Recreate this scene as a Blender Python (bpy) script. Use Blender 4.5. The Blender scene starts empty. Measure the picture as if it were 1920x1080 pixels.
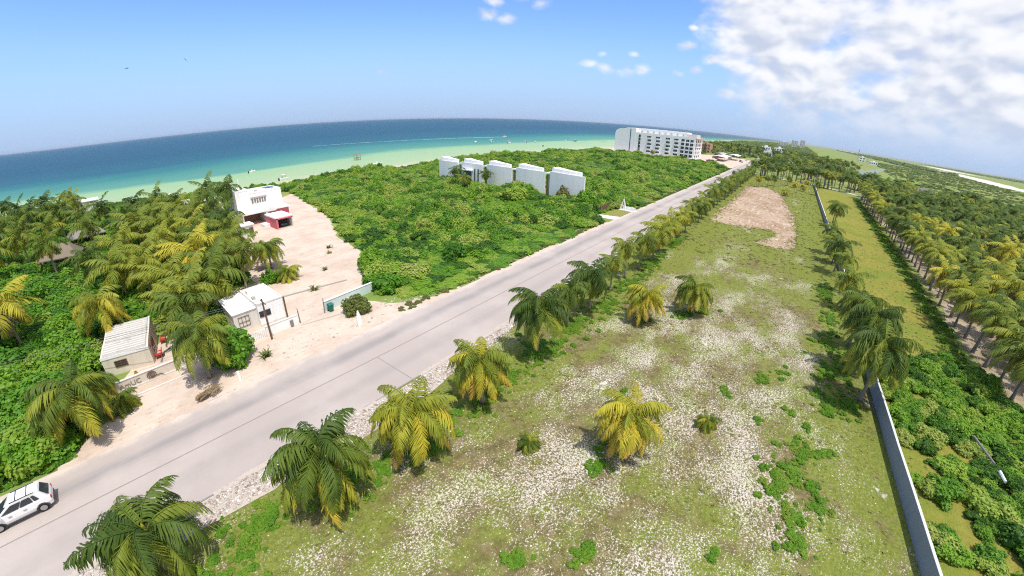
import bpy, bmesh, math, random
import numpy as np
from mathutils import Matrix, Vector, noise as mnoise

R_ = math.radians
scene = bpy.context.scene
COL = scene.collection

# ------------------------------------------------------------------ camera
# X runs along the road, Y from the road towards the sea, Z up, metres.
CAM_H = 22.0
PITCH, ROLL, ROAD_AZ = 0.4121, 0.0249, 0.9282
LENS_A, LENS_B = 1.2666, -0.1981            # view angle = A*r + B*r^3, r in half-widths of the frame
cam_d = bpy.data.cameras.new('camera')
cam = bpy.data.objects.new('camera', cam_d)
COL.objects.link(cam)
scene.camera = cam
cam_d.type = 'PANO'
cam_d.sensor_fit = 'HORIZONTAL'
cam_d.sensor_width = 36.0
cam_d.clip_start = 0.5
cam_d.clip_end = 200000.0
def camset(key, val):
    for tgt in (getattr(cam_d, 'cycles', None), cam_d):
        if tgt is not None and hasattr(tgt, key):
            try:
                setattr(tgt, key, val)
            except Exception:
                pass
camset('panorama_type', 'FISHEYE_LENS_POLYNOMIAL')
camset('fisheye_fov', R_(170))
camset('fisheye_polynomial_k0', 0.0)
camset('fisheye_polynomial_k1', -LENS_A / 18.0)
camset('fisheye_polynomial_k2', 0.0)
camset('fisheye_polynomial_k3', -LENS_B / 18.0 ** 3)
camset('fisheye_polynomial_k4', 0.0)
def cam_axis(d):
    c, s = math.cos(ROLL), math.sin(ROLL)
    d = (c * d[0] - s * d[1], s * d[0] + c * d[1], d[2])
    w = (d[0], -d[2], d[1])
    c, s = math.cos(PITCH), math.sin(PITCH)
    w = (w[0], c * w[1] + s * w[2], -s * w[1] + c * w[2])
    c, s = math.cos(ROAD_AZ), math.sin(ROAD_AZ)
    return Vector((c * w[0] + s * w[1], -s * w[0] + c * w[1], w[2]))
ax, ay, az = cam_axis((1, 0, 0)), cam_axis((0, 1, 0)), cam_axis((0, 0, 1))
cam.matrix_world = Matrix(((ax.x, ay.x, az.x, 0), (ax.y, ay.y, az.y, 0), (ax.z, ay.z, az.z, CAM_H), (0, 0, 0, 1)))

# ------------------------------------------------------------------ sun, sky, exposure
SUN_EL = R_(71)
SUN_H = Vector((-0.30, -1.0)).normalized()
sun_dir = Vector((SUN_H.x * math.cos(SUN_EL), SUN_H.y * math.cos(SUN_EL), math.sin(SUN_EL)))
sun_d = bpy.data.lights.new('sun', 'SUN')
sun_d.energy = 3.9
sun_d.angle = R_(0.53)
sun_d.color = (1.0, 0.955, 0.88)
sun = bpy.data.objects.new('sun', sun_d)
COL.objects.link(sun)
sun.location = (0, 0, 120)
sun.rotation_euler = (-sun_dir).to_track_quat('-Z', 'Y').to_euler()
scene.view_settings.view_transform = 'Standard'
scene.view_settings.look = 'None'
scene.view_settings.exposure = 0.16
scene.view_settings.gamma = 1.0
scene.view_settings.use_curve_mapping = False
scene.cycles.max_bounces = 6
scene.cycles.diffuse_bounces = 3
scene.cycles.glossy_bounces = 2
scene.cycles.transmission_bounces = 3
scene.cycles.transparent_max_bounces = 4
scene.cycles.caustics_reflective = False
scene.cycles.caustics_refractive = False
scene.cycles.use_denoising = False
scene.cycles.filter_width = 1.15

class NT:
    """tiny node-tree helper"""
    def __init__(self, nt):
        self.nt = nt
    def n(self, typ, props=None, **ins):
        nd = self.nt.nodes.new(typ)
        for k, v in (props or {}).items():
            setattr(nd, k, v)
        for k, v in ins.items():
            key = int(k[1:]) if k[0] == 'i' and k[1:].isdigit() else k.replace('_', ' ')
            self.put(nd.inputs[key], v)
        return nd
    def put(self, sock, v):
        if isinstance(v, bpy.types.NodeSocket):
            self.nt.links.new(v, sock)
        elif isinstance(v, bpy.types.Node):
            self.nt.links.new(v.outputs[0], sock)
        else:
            if sock.type == 'RGBA' and len(v) == 3:
                v = (*v, 1)
            sock.default_value = v
    def m(self, op, a, b=0.0, c=0.0, clamp=False):
        nd = self.n('ShaderNodeMath', {'operation': op, 'use_clamp': clamp})
        self.put(nd.inputs[0], a); self.put(nd.inputs[1], b); self.put(nd.inputs[2], c)
        return nd.outputs[0]
    def vm(self, op, a, b=(0, 0, 0)):
        nd = self.n('ShaderNodeVectorMath', {'operation': op})
        self.put(nd.inputs[0], a)
        if op == 'SCALE':
            self.put(nd.inputs['Scale'], b)
        else:
            self.put(nd.inputs[1], b)
        return nd.outputs['Value'] if op in ('DOT_PRODUCT', 'LENGTH', 'DISTANCE') else nd.outputs[0]
    def mix(self, f, a, b, mode='MIX'):
        nd = self.n('ShaderNodeMix', {'data_type': 'RGBA', 'blend_type': mode})
        self.put(nd.inputs[0], f); self.put(nd.inputs[6], a); self.put(nd.inputs[7], b)
        return nd.outputs[2]
    def ss(self, v, lo, hi):
        nd = self.n('ShaderNodeMapRange', {'interpolation_type': 'SMOOTHSTEP'})
        self.put(nd.inputs[0], v); self.put(nd.inputs[1], lo); self.put(nd.inputs[2], hi)
        return nd.outputs[0]
    def noise(self, vec, scale, detail=3.0, rough=0.55, dist=0.0):
        nd = self.n('ShaderNodeTexNoise')
        self.put(nd.inputs['Vector'], vec)
        nd.inputs['Scale'].default_value = scale
        nd.inputs['Detail'].default_value = detail
        nd.inputs['Roughness'].default_value = rough
        nd.inputs['Distortion'].default_value = dist
        return nd.outputs[0]
    def ramp(self, f, stops, interp='LINEAR'):
        nd = self.n('ShaderNodeValToRGB')
        cr = nd.color_ramp
        cr.interpolation = interp
        while len(cr.elements) < len(stops):
            cr.elements.new(0.5)
        for e, (p, c) in zip(cr.elements, stops):
            e.position = p
            e.color = (*c, 1)
        self.put(nd.inputs[0], f)
        return nd.outputs[0]

def azel(a, e):
    a, e = R_(a), R_(e)
    return Vector((math.cos(e) * math.cos(a), math.cos(e) * math.sin(a), math.sin(e)))

world = bpy.data.worlds.new('World')
scene.world = world
world.use_nodes = True
world.node_tree.nodes.clear()
W = NT(world.node_tree)
sky = W.n('ShaderNodeTexSky', {'sky_type': 'NISHITA', 'sun_disc': False})
sky.sun_elevation = SUN_EL
sky.sun_rotation = math.atan2(SUN_H.x, SUN_H.y)
sky.altitude = 0
sky.air_density = 1.0
sky.dust_density = 0.0
sky.ozone_density = 1.0
SKY_K = 0.140
d = W.n('ShaderNodeTexCoord').outputs['Generated']
sep = W.n('ShaderNodeSeparateXYZ', i0=d)
sky_c = W.vm('MULTIPLY', sky.outputs[0], (0.78 * SKY_K, 1.0 * SKY_K, 1.42 * SKY_K))
# moist pale air low over the horizon, the same all round
low = W.n('ShaderNodeMapRange', {'interpolation_type': 'SMOOTHERSTEP'})
W.put(low.inputs[0], sep.outputs[2]); low.inputs[1].default_value = 0.30; low.inputs[2].default_value = -0.06
sky_c = W.mix(low.outputs[0], sky_c, (0.37, 0.51, 0.76))
flat = W.vm('MULTIPLY', d, (1, 1, 1.7))
warp = W.n('ShaderNodeTexNoise', {'noise_dimensions': '3D'})
W.put(warp.inputs['Vector'], flat); warp.inputs['Scale'].default_value = 7.0; warp.inputs['Detail'].default_value = 4.0
wv = W.vm('SCALE', W.vm('SUBTRACT', warp.outputs[1], (0.5, 0.5, 0.5)), 0.06)
P0 = W.vm('ADD', flat, wv)
def cloud_field(p):
    return W.m('ADD', W.m('MULTIPLY', W.noise(p, 5.0, 2.0, 0.5), 0.62), W.m('MULTIPLY', W.noise(p, 13.0, 6.0, 0.55), 0.80))
# large bank over the land side: right of a slanting edge
edge = W.vm('DOT_PRODUCT', d, (-math.sin(R_(8)), math.cos(R_(8)), -0.62))
bank = W.ss(edge, 0.13, -0.19)
# scattered small cumulus (azimuth, elevation, radius)
small = None
for a_, e_, r_ in ((40.6, 13.4, .05), (38.6, 12.8, .05), (39.6, 14.8, .04), (36.5, 15.6, .05), (33.8, 14.9, .05), (27.6, 7.7, .05), (25.2, 7.1, .055), (25.6, 8.9, .04), (22.4, 7.0, .06), (20.6, 7.2, .055), (21.6, 9.0, .035),
                    (15.8, 7.0, .05), (14.0, 7.4, .05), (15.0, 10.3, .045), (54.3, 5.9, .03), (12.0, 9.0, .05), (11.0, 12.0, .05), (9.5, 5.0, .06), (14.5, 12.6, .03)):
    c = azel(a_, e_)
    dist = W.vm('DISTANCE', W.vm('MULTIPLY', d, (1, 1, 1.9)), (c.x, c.y, c.z * 1.9))
    f = W.m('SUBTRACT', 1.0, W.m('DIVIDE', dist, r_))
    small = f if small is None else W.m('MAXIMUM', small, f)
small = W.m('MULTIPLY', W.m('MAXIMUM', small, 0.0), 0.95, clamp=True)
cover = W.m('MAXIMUM', bank, small)
cf0 = cloud_field(P0)
den0 = W.m('SUBTRACT', W.m('ADD', cf0, W.m('MULTIPLY', cover, 0.62)), 1.0)
def soft(p):
    return W.m('ADD', W.m('MULTIPLY', W.noise(p, 5.0, 2.0, 0.5), 0.62), W.m('MULTIPLY', W.noise(p, 13.0, 2.5, 0.5), 0.80))
shade = W.m('SUBTRACT', soft(P0), soft(W.vm('ADD', P0, (-0.004, -0.010, 0.034))))
lit = W.ss(shade, -0.20, 0.15)
ccol = W.mix(lit, (0.54, 0.595, 0.72), (0.90, 0.90, 0.91))
ccol = W.mix(W.ss(sep.outputs[2], 0.14, -0.01), ccol, (0.50, 0.60, 0.79))
alpha = W.m('MULTIPLY', W.ss(den0, -0.04, 0.36), W.ss(sep.outputs[2], -0.03, 0.075))
alpha = W.m('MULTIPLY', alpha, 0.95)
out_c = W.mix(alpha, sky_c, ccol)
bg = W.n('ShaderNodeBackground', Color=out_c, Strength=1.0)
W.nt.links.new(bg.outputs[0], W.n('ShaderNodeOutputWorld').inputs[0])

# ------------------------------------------------------------------ helpers
rng = random.Random(7)
def tag(o, label=None, cat=None, group=None, kind=None):
    if label: o['label'] = label
    if cat: o['category'] = cat
    if group: o['group'] = group
    if kind: o['kind'] = kind
    return o
def link(o, parent=None):
    COL.objects.link(o)
    if parent is not None:
        o.parent = parent
    return o
def empty(name, loc=(0, 0, 0), rz=0.0, parent=None):
    o = bpy.data.objects.new(name, None)
    o.empty_display_size = 0.3
    o.location = loc
    o.rotation_euler = (0, 0, rz)
    return link(o, parent)
def np_mesh(name, verts, faces_list, mats, smooth=False, midx=None):
    """verts (n,3); faces_list: list of int arrays (m,k)"""
    me = bpy.data.meshes.new(name)
    verts = np.asarray(verts, dtype=np.float32)
    me.vertices.add(len(verts))
    me.vertices.foreach_set('co', verts.ravel())
    faces_list = [np.asarray(f, dtype=np.int32) for f in faces_list if len(f)]
    if faces_list:
        loops = np.concatenate([f.ravel() for f in faces_list])
        tot = np.concatenate([np.full(len(f), f.shape[1], np.int32) for f in faces_list])
        start = np.concatenate([[0], np.cumsum(tot)[:-1]]).astype(np.int32)
        me.loops.add(len(loops))
        me.loops.foreach_set('vertex_index', loops)
        me.polygons.add(len(tot))
        me.polygons.foreach_set('loop_start', start)
        me.polygons.foreach_set('loop_total', tot)
        if midx is not None:
            me.polygons.foreach_set('material_index', np.asarray(midx, np.int32))
        if smooth:
            me.polygons.foreach_set('use_smooth', np.ones(len(tot), dtype=bool))
    for m_ in (mats if isinstance(mats, (list, tuple)) else [mats]):
        me.materials.append(m_)
    me.update(calc_edges=True)
    me.validate()
    return me

class MB:
    def __init__(self):
        self.v, self.f = [], []
    def add(self, vs, fs):
        b = len(self.v)
        self.v += [tuple(v) for v in vs]
        self.f += [tuple(i + b for i in f) for f in fs]
        return self
    def box(self, x0, x1, y0, y1, z0, z1):
        vs = [(x0, y0, z0), (x1, y0, z0), (x1, y1, z0), (x0, y1, z0), (x0, y0, z1), (x1, y0, z1), (x1, y1, z1), (x0, y1, z1)]
        return self.add(vs, [(3, 2, 1, 0), (4, 5, 6, 7), (0, 1, 5, 4), (1, 2, 6, 5), (2, 3, 7, 6), (3, 0, 4, 7)])
    def prism(self, poly, z0, z1):
        n = len(poly)
        vs = [(x, y, z0) for x, y in poly] + [(x, y, z1) for x, y in poly]
        fs = [tuple(range(n - 1, -1, -1)), tuple(range(n, 2 * n))]
        fs += [(i, (i + 1) % n, n + (i + 1) % n, n + i) for i in range(n)]
        return self.add(vs, fs)
    def prism_x(self, poly, x0, x1):
        """polygon in (y,z) extruded along x"""
        n = len(poly)
        vs = [(x0, y, z) for y, z in poly] + [(x1, y, z) for y, z in poly]
        fs = [tuple(range(n)), tuple(range(2 * n - 1, n - 1, -1))]
        fs += [(i, n + i, n + (i + 1) % n, (i + 1) % n) for i in range(n)]
        return self.add(vs, fs)
    def prism_y(self, poly, y0, y1):
        n = len(poly)
        vs = [(x, y0, z) for x, z in poly] + [(x, y1, z) for x, z in poly]
        fs = [tuple(range(n)), tuple(range(2 * n - 1, n - 1, -1))]
        fs += [(i, n + i, n + (i + 1) % n, (i + 1) % n) for i in range(n)]
        return self.add(vs, fs)
    def tube(self, pts, rad, n=8, cap=True):
        pts = [Vector(p) for p in pts]
        rad = rad if isinstance(rad, (list, tuple)) else [rad] * len(pts)
        vs, fs = [], []
        for i, p in enumerate(pts):
            t = (pts[min(i + 1, len(pts) - 1)] - pts[max(i - 1, 0)]).normalized()
            u = t.cross(Vector((0, 0, 1)))
            if u.length < 1e-3:
                u = Vector((1, 0, 0))
            u.normalize()
            w = t.cross(u)
            for k in range(n):
                a = 2 * math.pi * k / n
                vs.append(p + (u * math.cos(a) + w * math.sin(a)) * rad[i])
        for i in range(len(pts) - 1):
            for k in range(n):
                fs.append((i * n + k, i * n + (k + 1) % n, (i + 1) * n + (k + 1) % n, (i + 1) * n + k))
        if cap:
            fs.append(tuple(range(n - 1, -1, -1)))
            fs.append(tuple(range((len(pts) - 1) * n, len(pts) * n)))
        return self.add(vs, fs)
    def lathe(self, prof, n=16, c=(0, 0, 0), axis='z'):
        vs, fs = [], []
        for r, z in prof:
            for k in range(n):
                a = 2 * math.pi * k / n
                p = (r * math.cos(a), r * math.sin(a), z)
                if axis == 'y':
                    p = (p[0], p[2], p[1])
                vs.append((p[0] + c[0], p[1] + c[1], p[2] + c[2]))
        for i in range(len(prof) - 1):
            for k in range(n):
                fs.append((i * n + k, i * n + (k + 1) % n, (i + 1) * n + (k + 1) % n, (i + 1) * n + k))
        fs.append(tuple(range(n - 1, -1, -1)))
        fs.append(tuple(range((len(prof) - 1) * n, len(prof) * n)))
        return self.add(vs, fs)
    def build(self, name, mat, parent=None, loc=(0, 0, 0), rz=0.0, smooth=False, bevel=0.0):
        me = bpy.data.meshes.new(name)
        me.from_pydata(self.v, [], self.f)
        bm = bmesh.new(); bm.from_mesh(me)
        bmesh.ops.recalc_face_normals(bm, faces=bm.faces)
        bm.to_mesh(me); bm.free()
        me.materials.append(mat)
        if smooth:
            for p in me.polygons:
                p.use_smooth = True
        o = bpy.data.objects.new(name, me)
        o.location = loc
        o.rotation_euler = (0, 0, rz)
        link(o, parent)
        if bevel:
            b = o.modifiers.new('bevel', 'BEVEL'); b.width = bevel; b.segments = 2; b.limit_method = 'ANGLE'
        return o
def bx(name, mat, parent, x0, x1, y0, y1, z0, z1, **k):
    return MB().box(x0, x1, y0, y1, z0, z1).build(name, mat, parent, **k)

# ------------------------------------------------------------------ materials
def new_mat(name):
    m = bpy.data.materials.new(name)
    m.use_nodes = True
    m.node_tree.nodes.clear()
    return m, NT(m.node_tree)
def finish(t, color, rough=0.8, spec=0.3, bump=None, bstr=0.3, bdist=0.05, metal=0.0, extra=None):
    b = t.n('ShaderNodeBsdfPrincipled')
    t.put(b.inputs['Base Color'], color)
    t.put(b.inputs['Roughness'], rough)
    b.inputs['Specular IOR Level'].default_value = spec
    b.inputs['Metallic'].default_value = metal
    if bump is not None:
        bn = t.n('ShaderNodeBump')
        bn.inputs['Strength'].default_value = bstr
        bn.inputs['Distance'].default_value = bdist
        t.put(bn.inputs['Height'], bump)
        t.nt.links.new(bn.outputs[0], b.inputs['Normal'])
    out = t.n('ShaderNodeOutputMaterial')
    t.nt.links.new(b.outputs[0], out.inputs[0])
    return b
def pos(t):
    return t.n('ShaderNodeNewGeometry').outputs['Position']

def plaster(name, col, dirt=(0.35, 0.31, 0.26), amt=0.35, rough=0.85, sc=0.8):
    m, t = new_mat(name)
    p = pos(t)
    streak = t.noise(t.vm('MULTIPLY', p, (1.6, 1.6, 0.25)), sc, 5, 0.65)
    f = t.m('MULTIPLY', t.ss(streak, 0.48, 0.8), amt)
    fine = t.noise(p, 9.0, 4, 0.6)
    c = t.mix(f, col, dirt)
    c = t.mix(t.m('MULTIPLY', fine, 0.16), c, tuple(x * 0.72 for x in col))
    finish(t, c, rough, 0.25, fine, 0.25, 0.02)
    return m
def flat_mat(name, col, rough=0.6, spec=0.3, metal=0.0, var=0.12):
    m, t = new_mat(name)
    n = t.noise(pos(t), 3.0, 4, 0.6)
    c = t.mix(t.m('MULTIPLY', n, var * 2), col, tuple(x * 0.6 for x in col))
    finish(t, c, rough, spec, metal=metal)
    return m
M = {}
M['white'] = plaster('white_plaster', (0.92, 0.92, 0.92), amt=0.22)
M['white2'] = plaster('aged_white_plaster', (0.74, 0.71, 0.67), amt=0.5)
M['cream'] = plaster('cream_plaster', (0.74, 0.67, 0.57), amt=0.4)
M['wallgrey'] = plaster('cement_block_plaster', (0.31, 0.315, 0.325), (0.22, 0.22, 0.22), 0.5, 0.9, 1.4)
M['coping'] = plaster('coping_paint', (0.64, 0.63, 0.61), amt=0.25)
M['mint'] = plaster('mint_plaster', (0.62, 0.74, 0.72), amt=0.25)
M['rose'] = plaster('rose_plaster', (0.62, 0.16, 0.20), (0.4, 0.15, 0.15), 0.3)
M['pinkish'] = plaster('pink_floor_plaster', (0.60, 0.40, 0.36), amt=0.3)
M['terra'] = plaster('terracotta_plaster', (0.50, 0.30, 0.21), amt=0.3)
M['red'] = flat_mat('red_plastic', (0.55, 0.05, 0.04), 0.45)
M['wood'] = flat_mat('weathered_wood', (0.16, 0.10, 0.065), 0.85)
M['greywood'] = flat_mat('grey_timber', (0.25, 0.23, 0.21), 0.9)
M['darkmetal'] = flat_mat('dark_metal', (0.05, 0.05, 0.055), 0.5, 0.4)
M['concrete'] = plaster('bare_concrete', (0.42, 0.40, 0.37), amt=0.4)
M['binpl'] = flat_mat('green_plastic', (0.02, 0.16, 0.13), 0.5)
M['thatch'] = flat_mat('dry_thatch', (0.26, 0.21, 0.16), 0.95, var=0.4)
M['greythatch'] = flat_mat('grey_thatch', (0.30, 0.28, 0.26), 0.95, var=0.4)
M['tyre'] = flat_mat('tyre_rubber', (0.02, 0.02, 0.02), 0.85)
M['rim'] = flat_mat('alloy_rim', (0.42, 0.42, 0.44), 0.35, 0.5, 0.6)
M['carpaint'] = flat_mat('white_car_paint', (0.80, 0.80, 0.80), 0.22, 0.6, var=0.02)
M['carpaint'].node_tree.nodes['Principled BSDF'].inputs['Coat Weight'].default_value = 0.6
M['blackcar'] = flat_mat('black_car_paint', (0.03, 0.03, 0.035), 0.25, 0.6)
M['tail'] = flat_mat('tail_lamp_red', (0.45, 0.02, 0.02), 0.25, 0.5)
M['trunk'] = None
def glass(name, col=(0.02, 0.025, 0.03), rough=0.08):
    m, t = new_mat(name)
    finish(t, t.mix(t.noise(pos(t), 0.6, 2), col, tuple(x * 2.2 for x in col)), rough, 0.6)
    return m
M['glass'] = glass('dark_window_glass')
M['olive'] = glass('olive_tinted_glass', (0.10, 0.10, 0.035), 0.25)
M['bluish'] = glass('blue_window_glass', (0.05, 0.07, 0.10), 0.15)

# ground materials ---------------------------------------------------
def speckle(t, p, col, dark, sc=5.0):
    a = t.noise(p, sc, 4, 0.65)
    b = t.noise(p, sc * 5.3, 2, 0.6)
    return t.mix(t.ss(t.m('ADD', t.m('MULTIPLY', a, 0.65), t.m('MULTIPLY', b, 0.35)), 0.42, 0.66), dark, col)
def m_sand():
    m, t = new_mat('pale_sand')
    p = pos(t)
    n1 = t.noise(p, 0.22, 4, 0.6)
    n2 = t.noise(p, 2.2, 5, 0.65)
    n3 = t.noise(t.vm('MULTIPLY', p, (0.35, 1.6, 1)), 0.9, 4, 0.6, 0.6)
    c = t.mix(t.ss(n1, 0.38, 0.66), (0.60, 0.50, 0.415), (0.52, 0.41, 0.33))
    c = t.mix(t.m('MULTIPLY', t.ss(n3, 0.52, 0.72), 0.55), c, (0.40, 0.30, 0.235))
    c = t.mix(t.m('MULTIPLY', t.ss(n2, 0.58, 0.72), 0.7), c, (0.30, 0.24, 0.19))
    c = t.mix(t.m('MULTIPLY', t.ss(n2, 0.40, 0.28), 0.7), c, (0.72, 0.65, 0.58))
    finish(t, c, 0.95, 0.1, n2, 0.6, 0.12)
    return m
def m_road():
    m, t = new_mat('road_concrete')
    p = pos(t)
    sp = t.n('ShaderNodeSeparateXYZ', i0=p)
    oi = t.n('ShaderNodeObjectInfo')
    y = t.m('SUBTRACT', sp.outputs[1], t.m('MULTIPLY', t.m('MAXIMUM', t.m('SUBTRACT', sp.outputs[0], 20.0), 0.0), 0.0115))
    lane = t.m('ABSOLUTE', t.m('SUBTRACT', t.m('ABSOLUTE', t.m('SUBTRACT', y, 29.9)), 2.5))
    wobble = t.noise(t.vm('MULTIPLY', p, (0.06, 0.9, 1)), 1.0, 4, 0.6)
    worn = t.ss(t.m('ADD', lane, t.m('MULTIPLY', wobble, 2.0)), 2.3, 0.9)
    c = t.mix(t.m('MULTIPLY', worn, t.m('ADD', 0.35, t.m('MULTIPLY', t.ss(y, 29.0, 31.0), 0.65))), (0.40, 0.345, 0.315), (0.275, 0.25, 0.24))
    big = t.noise(p, 0.13, 4, 0.6)
    c = t.mix(t.m('MULTIPLY', t.ss(big, 0.4, 0.7), 0.30), c, (0.60, 0.53, 0.48))
    fine = t.noise(p, 3.5, 6, 0.7)
    c = t.mix(t.m('MULTIPLY', t.ss(fine, 0.58, 0.78), 0.28), c, (0.27, 0.25, 0.24))
    c = t.mix(t.m('MULTIPLY', t.ss(t.noise(p, 14.0, 3, 0.6), 0.35, 0.65), 0.10), c, (0.30, 0.28, 0.27))
    mp = t.n('ShaderNodeMapRange'); t.put(mp.inputs[0], oi.outputs['Random']); mp.inputs[3].default_value = 0.95; mp.inputs[4].default_value = 1.05
    c = t.vm('SCALE', c, mp.outputs[0])
    # sand blown over the sea-side edge
    edge = t.ss(t.m('ADD', y, t.m('MULTIPLY', t.noise(p, 0.5, 5, 0.65), 3.0)), 35.4, 37.2)
    c = t.mix(t.m('MULTIPLY', edge, 0.75), c, (0.64, 0.55, 0.47))
    finish(t, c, 0.9, 0.2, fine, 0.25, 0.03)
    return m
def m_field():
    m, t = new_mat('gravelly_field')
    p = pos(t)
    sp = t.n('ShaderNodeSeparateXYZ', i0=p)
    g_big = t.noise(p, 0.085, 4, 0.6)
    g_mid = t.noise(p, 0.42, 5, 0.65)
    cl = t.noise(p, 1.15, 6, 0.70)
    fi = t.noise(p, 4.2, 4, 0.70)
    # soil / dry grass / green grass
    c = t.mix(t.ss(cl, 0.38, 0.64), (0.125, 0.105, 0.042), (0.225, 0.18, 0.085))
    far = t.ss(sp.outputs[0], 35.0, 105.0)
    green = t.ss(t.m('ADD', t.m('ADD', t.m('MULTIPLY', g_mid, 0.6), t.m('MULTIPLY', g_big, 0.5)), t.m('ADD', t.m('MULTIPLY', far, 0.12), t.m('MULTIPLY', t.m('ADD', t.ss(sp.outputs[1], 11.0, 19.0), t.ss(sp.outputs[1], -4.0, -11.0), clamp=True), 0.10))), 0.495, 0.66)
    c = t.mix(t.m('MULTIPLY', green, 0.78), c, t.mix(t.ss(fi, 0.35, 0.65), (0.115, 0.172, 0.020), (0.24, 0.27, 0.045)))
    # white rubble showing between, in drifts
    drift = t.noise(t.vm('MULTIPLY', p, (0.8, 1.2, 1)), 0.15, 5, 0.62)
    rowg = t.m('ADD', t.ss(sp.outputs[1], 11.0, 19.0), t.ss(sp.outputs[1], -4.0, -11.0), clamp=True)
    rowg = t.m('MULTIPLY', rowg, t.m('ADD', 0.35, g_mid))
    w_area = t.ss(t.m('SUBTRACT', t.m('SUBTRACT', drift, t.m('MULTIPLY', far, 0.16)), t.m('MULTIPLY', rowg, 0.16)), 0.16, 0.66)
    fine2 = t.noise(p, 8.0, 2, 0.8)
    w_spk = t.m('ADD', t.m('MULTIPLY', t.noise(p, 5.0, 4, 0.8), 0.52), t.m('MULTIPLY', fine2, 0.50))
    thr = t.m('SUBTRACT', 0.665, t.m('MULTIPLY', w_area, 0.205))
    w = t.ss(w_spk, thr, t.m('ADD', thr, 0.09))
    c = t.mix(w, c, t.mix(t.noise(p, 7.0, 2), (0.50, 0.43, 0.34), (0.72, 0.68, 0.62)))
    # bare white scrapes
    bare = t.ss(t.m('ADD', t.noise(p, 0.30, 4, 0.62), t.m('MULTIPLY', cl, 0.25)), 0.80, 0.86)
    c = t.mix(t.m('MULTIPLY', bare, 0.8), c, (0.66, 0.62, 0.56))
    finish(t, c, 0.95, 0.1, t.m('ADD', w_spk, cl), 0.7, 0.18)
    return m
def m_grass(name, a, b, cdry, bare=0.0):
    m, t = new_mat(name)
    p = pos(t)
    n1 = t.noise(p, 0.12, 4, 0.6); n2 = t.noise(p, 1.3, 6, 0.7); n3 = t.noise(p, 7.0, 3, 0.7)
    c = t.mix(t.ss(n2, 0.36, 0.64), a, b)
    c = t.mix(t.m('MULTIPLY', t.ss(n1, 0.42, 0.65), 0.75), c, cdry)
    c = t.mix(t.m('MULTIPLY', t.ss(n3, 0.5, 0.75), 0.4), c, tuple(x * 0.45 for x in a))
    if bare:
        c = t.mix(t.ss(t.m('ADD', t.m('MULTIPLY', n1, 0.4), t.m('MULTIPLY', n2, 0.6)), 0.72 - bare, 0.78 - bare), c, (0.55, 0.49, 0.40))
    finish(t, c, 0.95, 0.1, t.m('ADD', n2, n3), 0.7, 0.2)
    return m
def m_brown():
    m, t = new_mat('cleared_brown_earth')
    p = pos(t)
    n1 = t.noise(p, 0.09, 4, 0.6); n2 = t.noise(t.vm('MULTIPLY', p, (0.5, 1.4, 1)), 0.7, 6, 0.68); n3 = t.noise(p, 5.0, 3, 0.7)
    c = t.mix(t.ss(n1, 0.38, 0.62), (0.33, 0.225, 0.15), (0.43, 0.32, 0.235))
    c = t.mix(t.m('MULTIPLY', t.ss(n2, 0.52, 0.66), 0.75), c, (0.60, 0.52, 0.45))
    c = t.mix(t.m('MULTIPLY', t.ss(n2, 0.47, 0.33), 0.8), c, (0.24, 0.22, 0.075))
    c = t.mix(t.m('MULTIPLY', t.ss(n3, 0.55, 0.75), 0.3), c, (0.20, 0.13, 0.08))
    finish(t, c, 0.95, 0.1, n2, 0.5, 0.15)
    return m
def m_terrain():
    m, t = new_mat('coastal_plain_soil')
    p = pos(t)
    n0 = t.noise(p, 0.004, 4, 0.6); n1 = t.noise(p, 0.03, 5, 0.65); n2 = t.noise(p, 0.5, 5, 0.65)
    c = t.mix(t.ss(n1, 0.38, 0.62), (0.15, 0.23, 0.045), (0.24, 0.29, 0.085))
    c = t.mix(t.m('MULTIPLY', t.ss(n0, 0.45, 0.65), 0.6), c, (0.26, 0.24, 0.11))
    c = t.mix(t.m('MULTIPLY', t.ss(n2, 0.5, 0.7), 0.4), c, (0.05, 0.065, 0.02))
    finish(t, c, 0.95, 0.1, n2, 0.5, 0.3)
    return m
def m_sea():
    m, t = new_mat('sea_water')
    p = pos(t)
    sp = t.n('ShaderNodeSeparateXYZ', i0=p)
    # water colour by depth, which grows with the distance from the shore line
    shore = t.m('ADD', 162.0, t.m('MULTIPLY', t.ss(sp.outputs[0], 60.0, -60.0), 55.0))
    wob = t.m('SUBTRACT', t.noise(t.vm('MULTIPLY', p, (0.35, 1, 1)), 0.012, 5, 0.62), 0.5)
    dd = t.m('ADD', t.m('SUBTRACT', sp.outputs[1], shore), t.m('MULTIPLY', wob, 90.0))
    l = t.m('DIVIDE', dd, 420.0, clamp=True)
    c = t.ramp(l, [(0.0, (0.44, 0.46, 0.26)), (0.03, (0.34, 0.44, 0.235)), (0.155, (0.27, 0.42, 0.21)), (0.195, (0.095, 0.27, 0.19)), (0.38, (0.030, 0.165, 0.150)), (0.52, (0.020, 0.100, 0.130)), (1.0, (0.014, 0.072, 0.110))])
    # weed patches on the bottom
    weed = t.ss(t.noise(t.vm('MULTIPLY', p, (0.35, 1, 1)), 0.045, 4, 0.6), 0.60, 0.72)
    c = t.mix(t.m('MULTIPLY', weed, 0.35), c, (0.03, 0.16, 0.16))
    chop = t.noise(t.vm('MULTIPLY', p, (0.6, 1, 1)), 0.55, 4, 0.7)
    chop2 = t.noise(p, 0.09, 4, 0.7)
    cap = t.m('MULTIPLY', t.ss(t.m('ADD', t.m('MULTIPLY', chop, 0.6), t.m('MULTIPLY', chop2, 0.5)), 0.70, 0.78), t.ss(dd, 60.0, 200.0))
    c = t.mix(t.m('MULTIPLY', cap, 0.5), c, (0.55, 0.65, 0.70))
    finish(t, c, 0.42, 0.09, t.m('ADD', chop, chop2), 0.9, 0.6)
    return m
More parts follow.
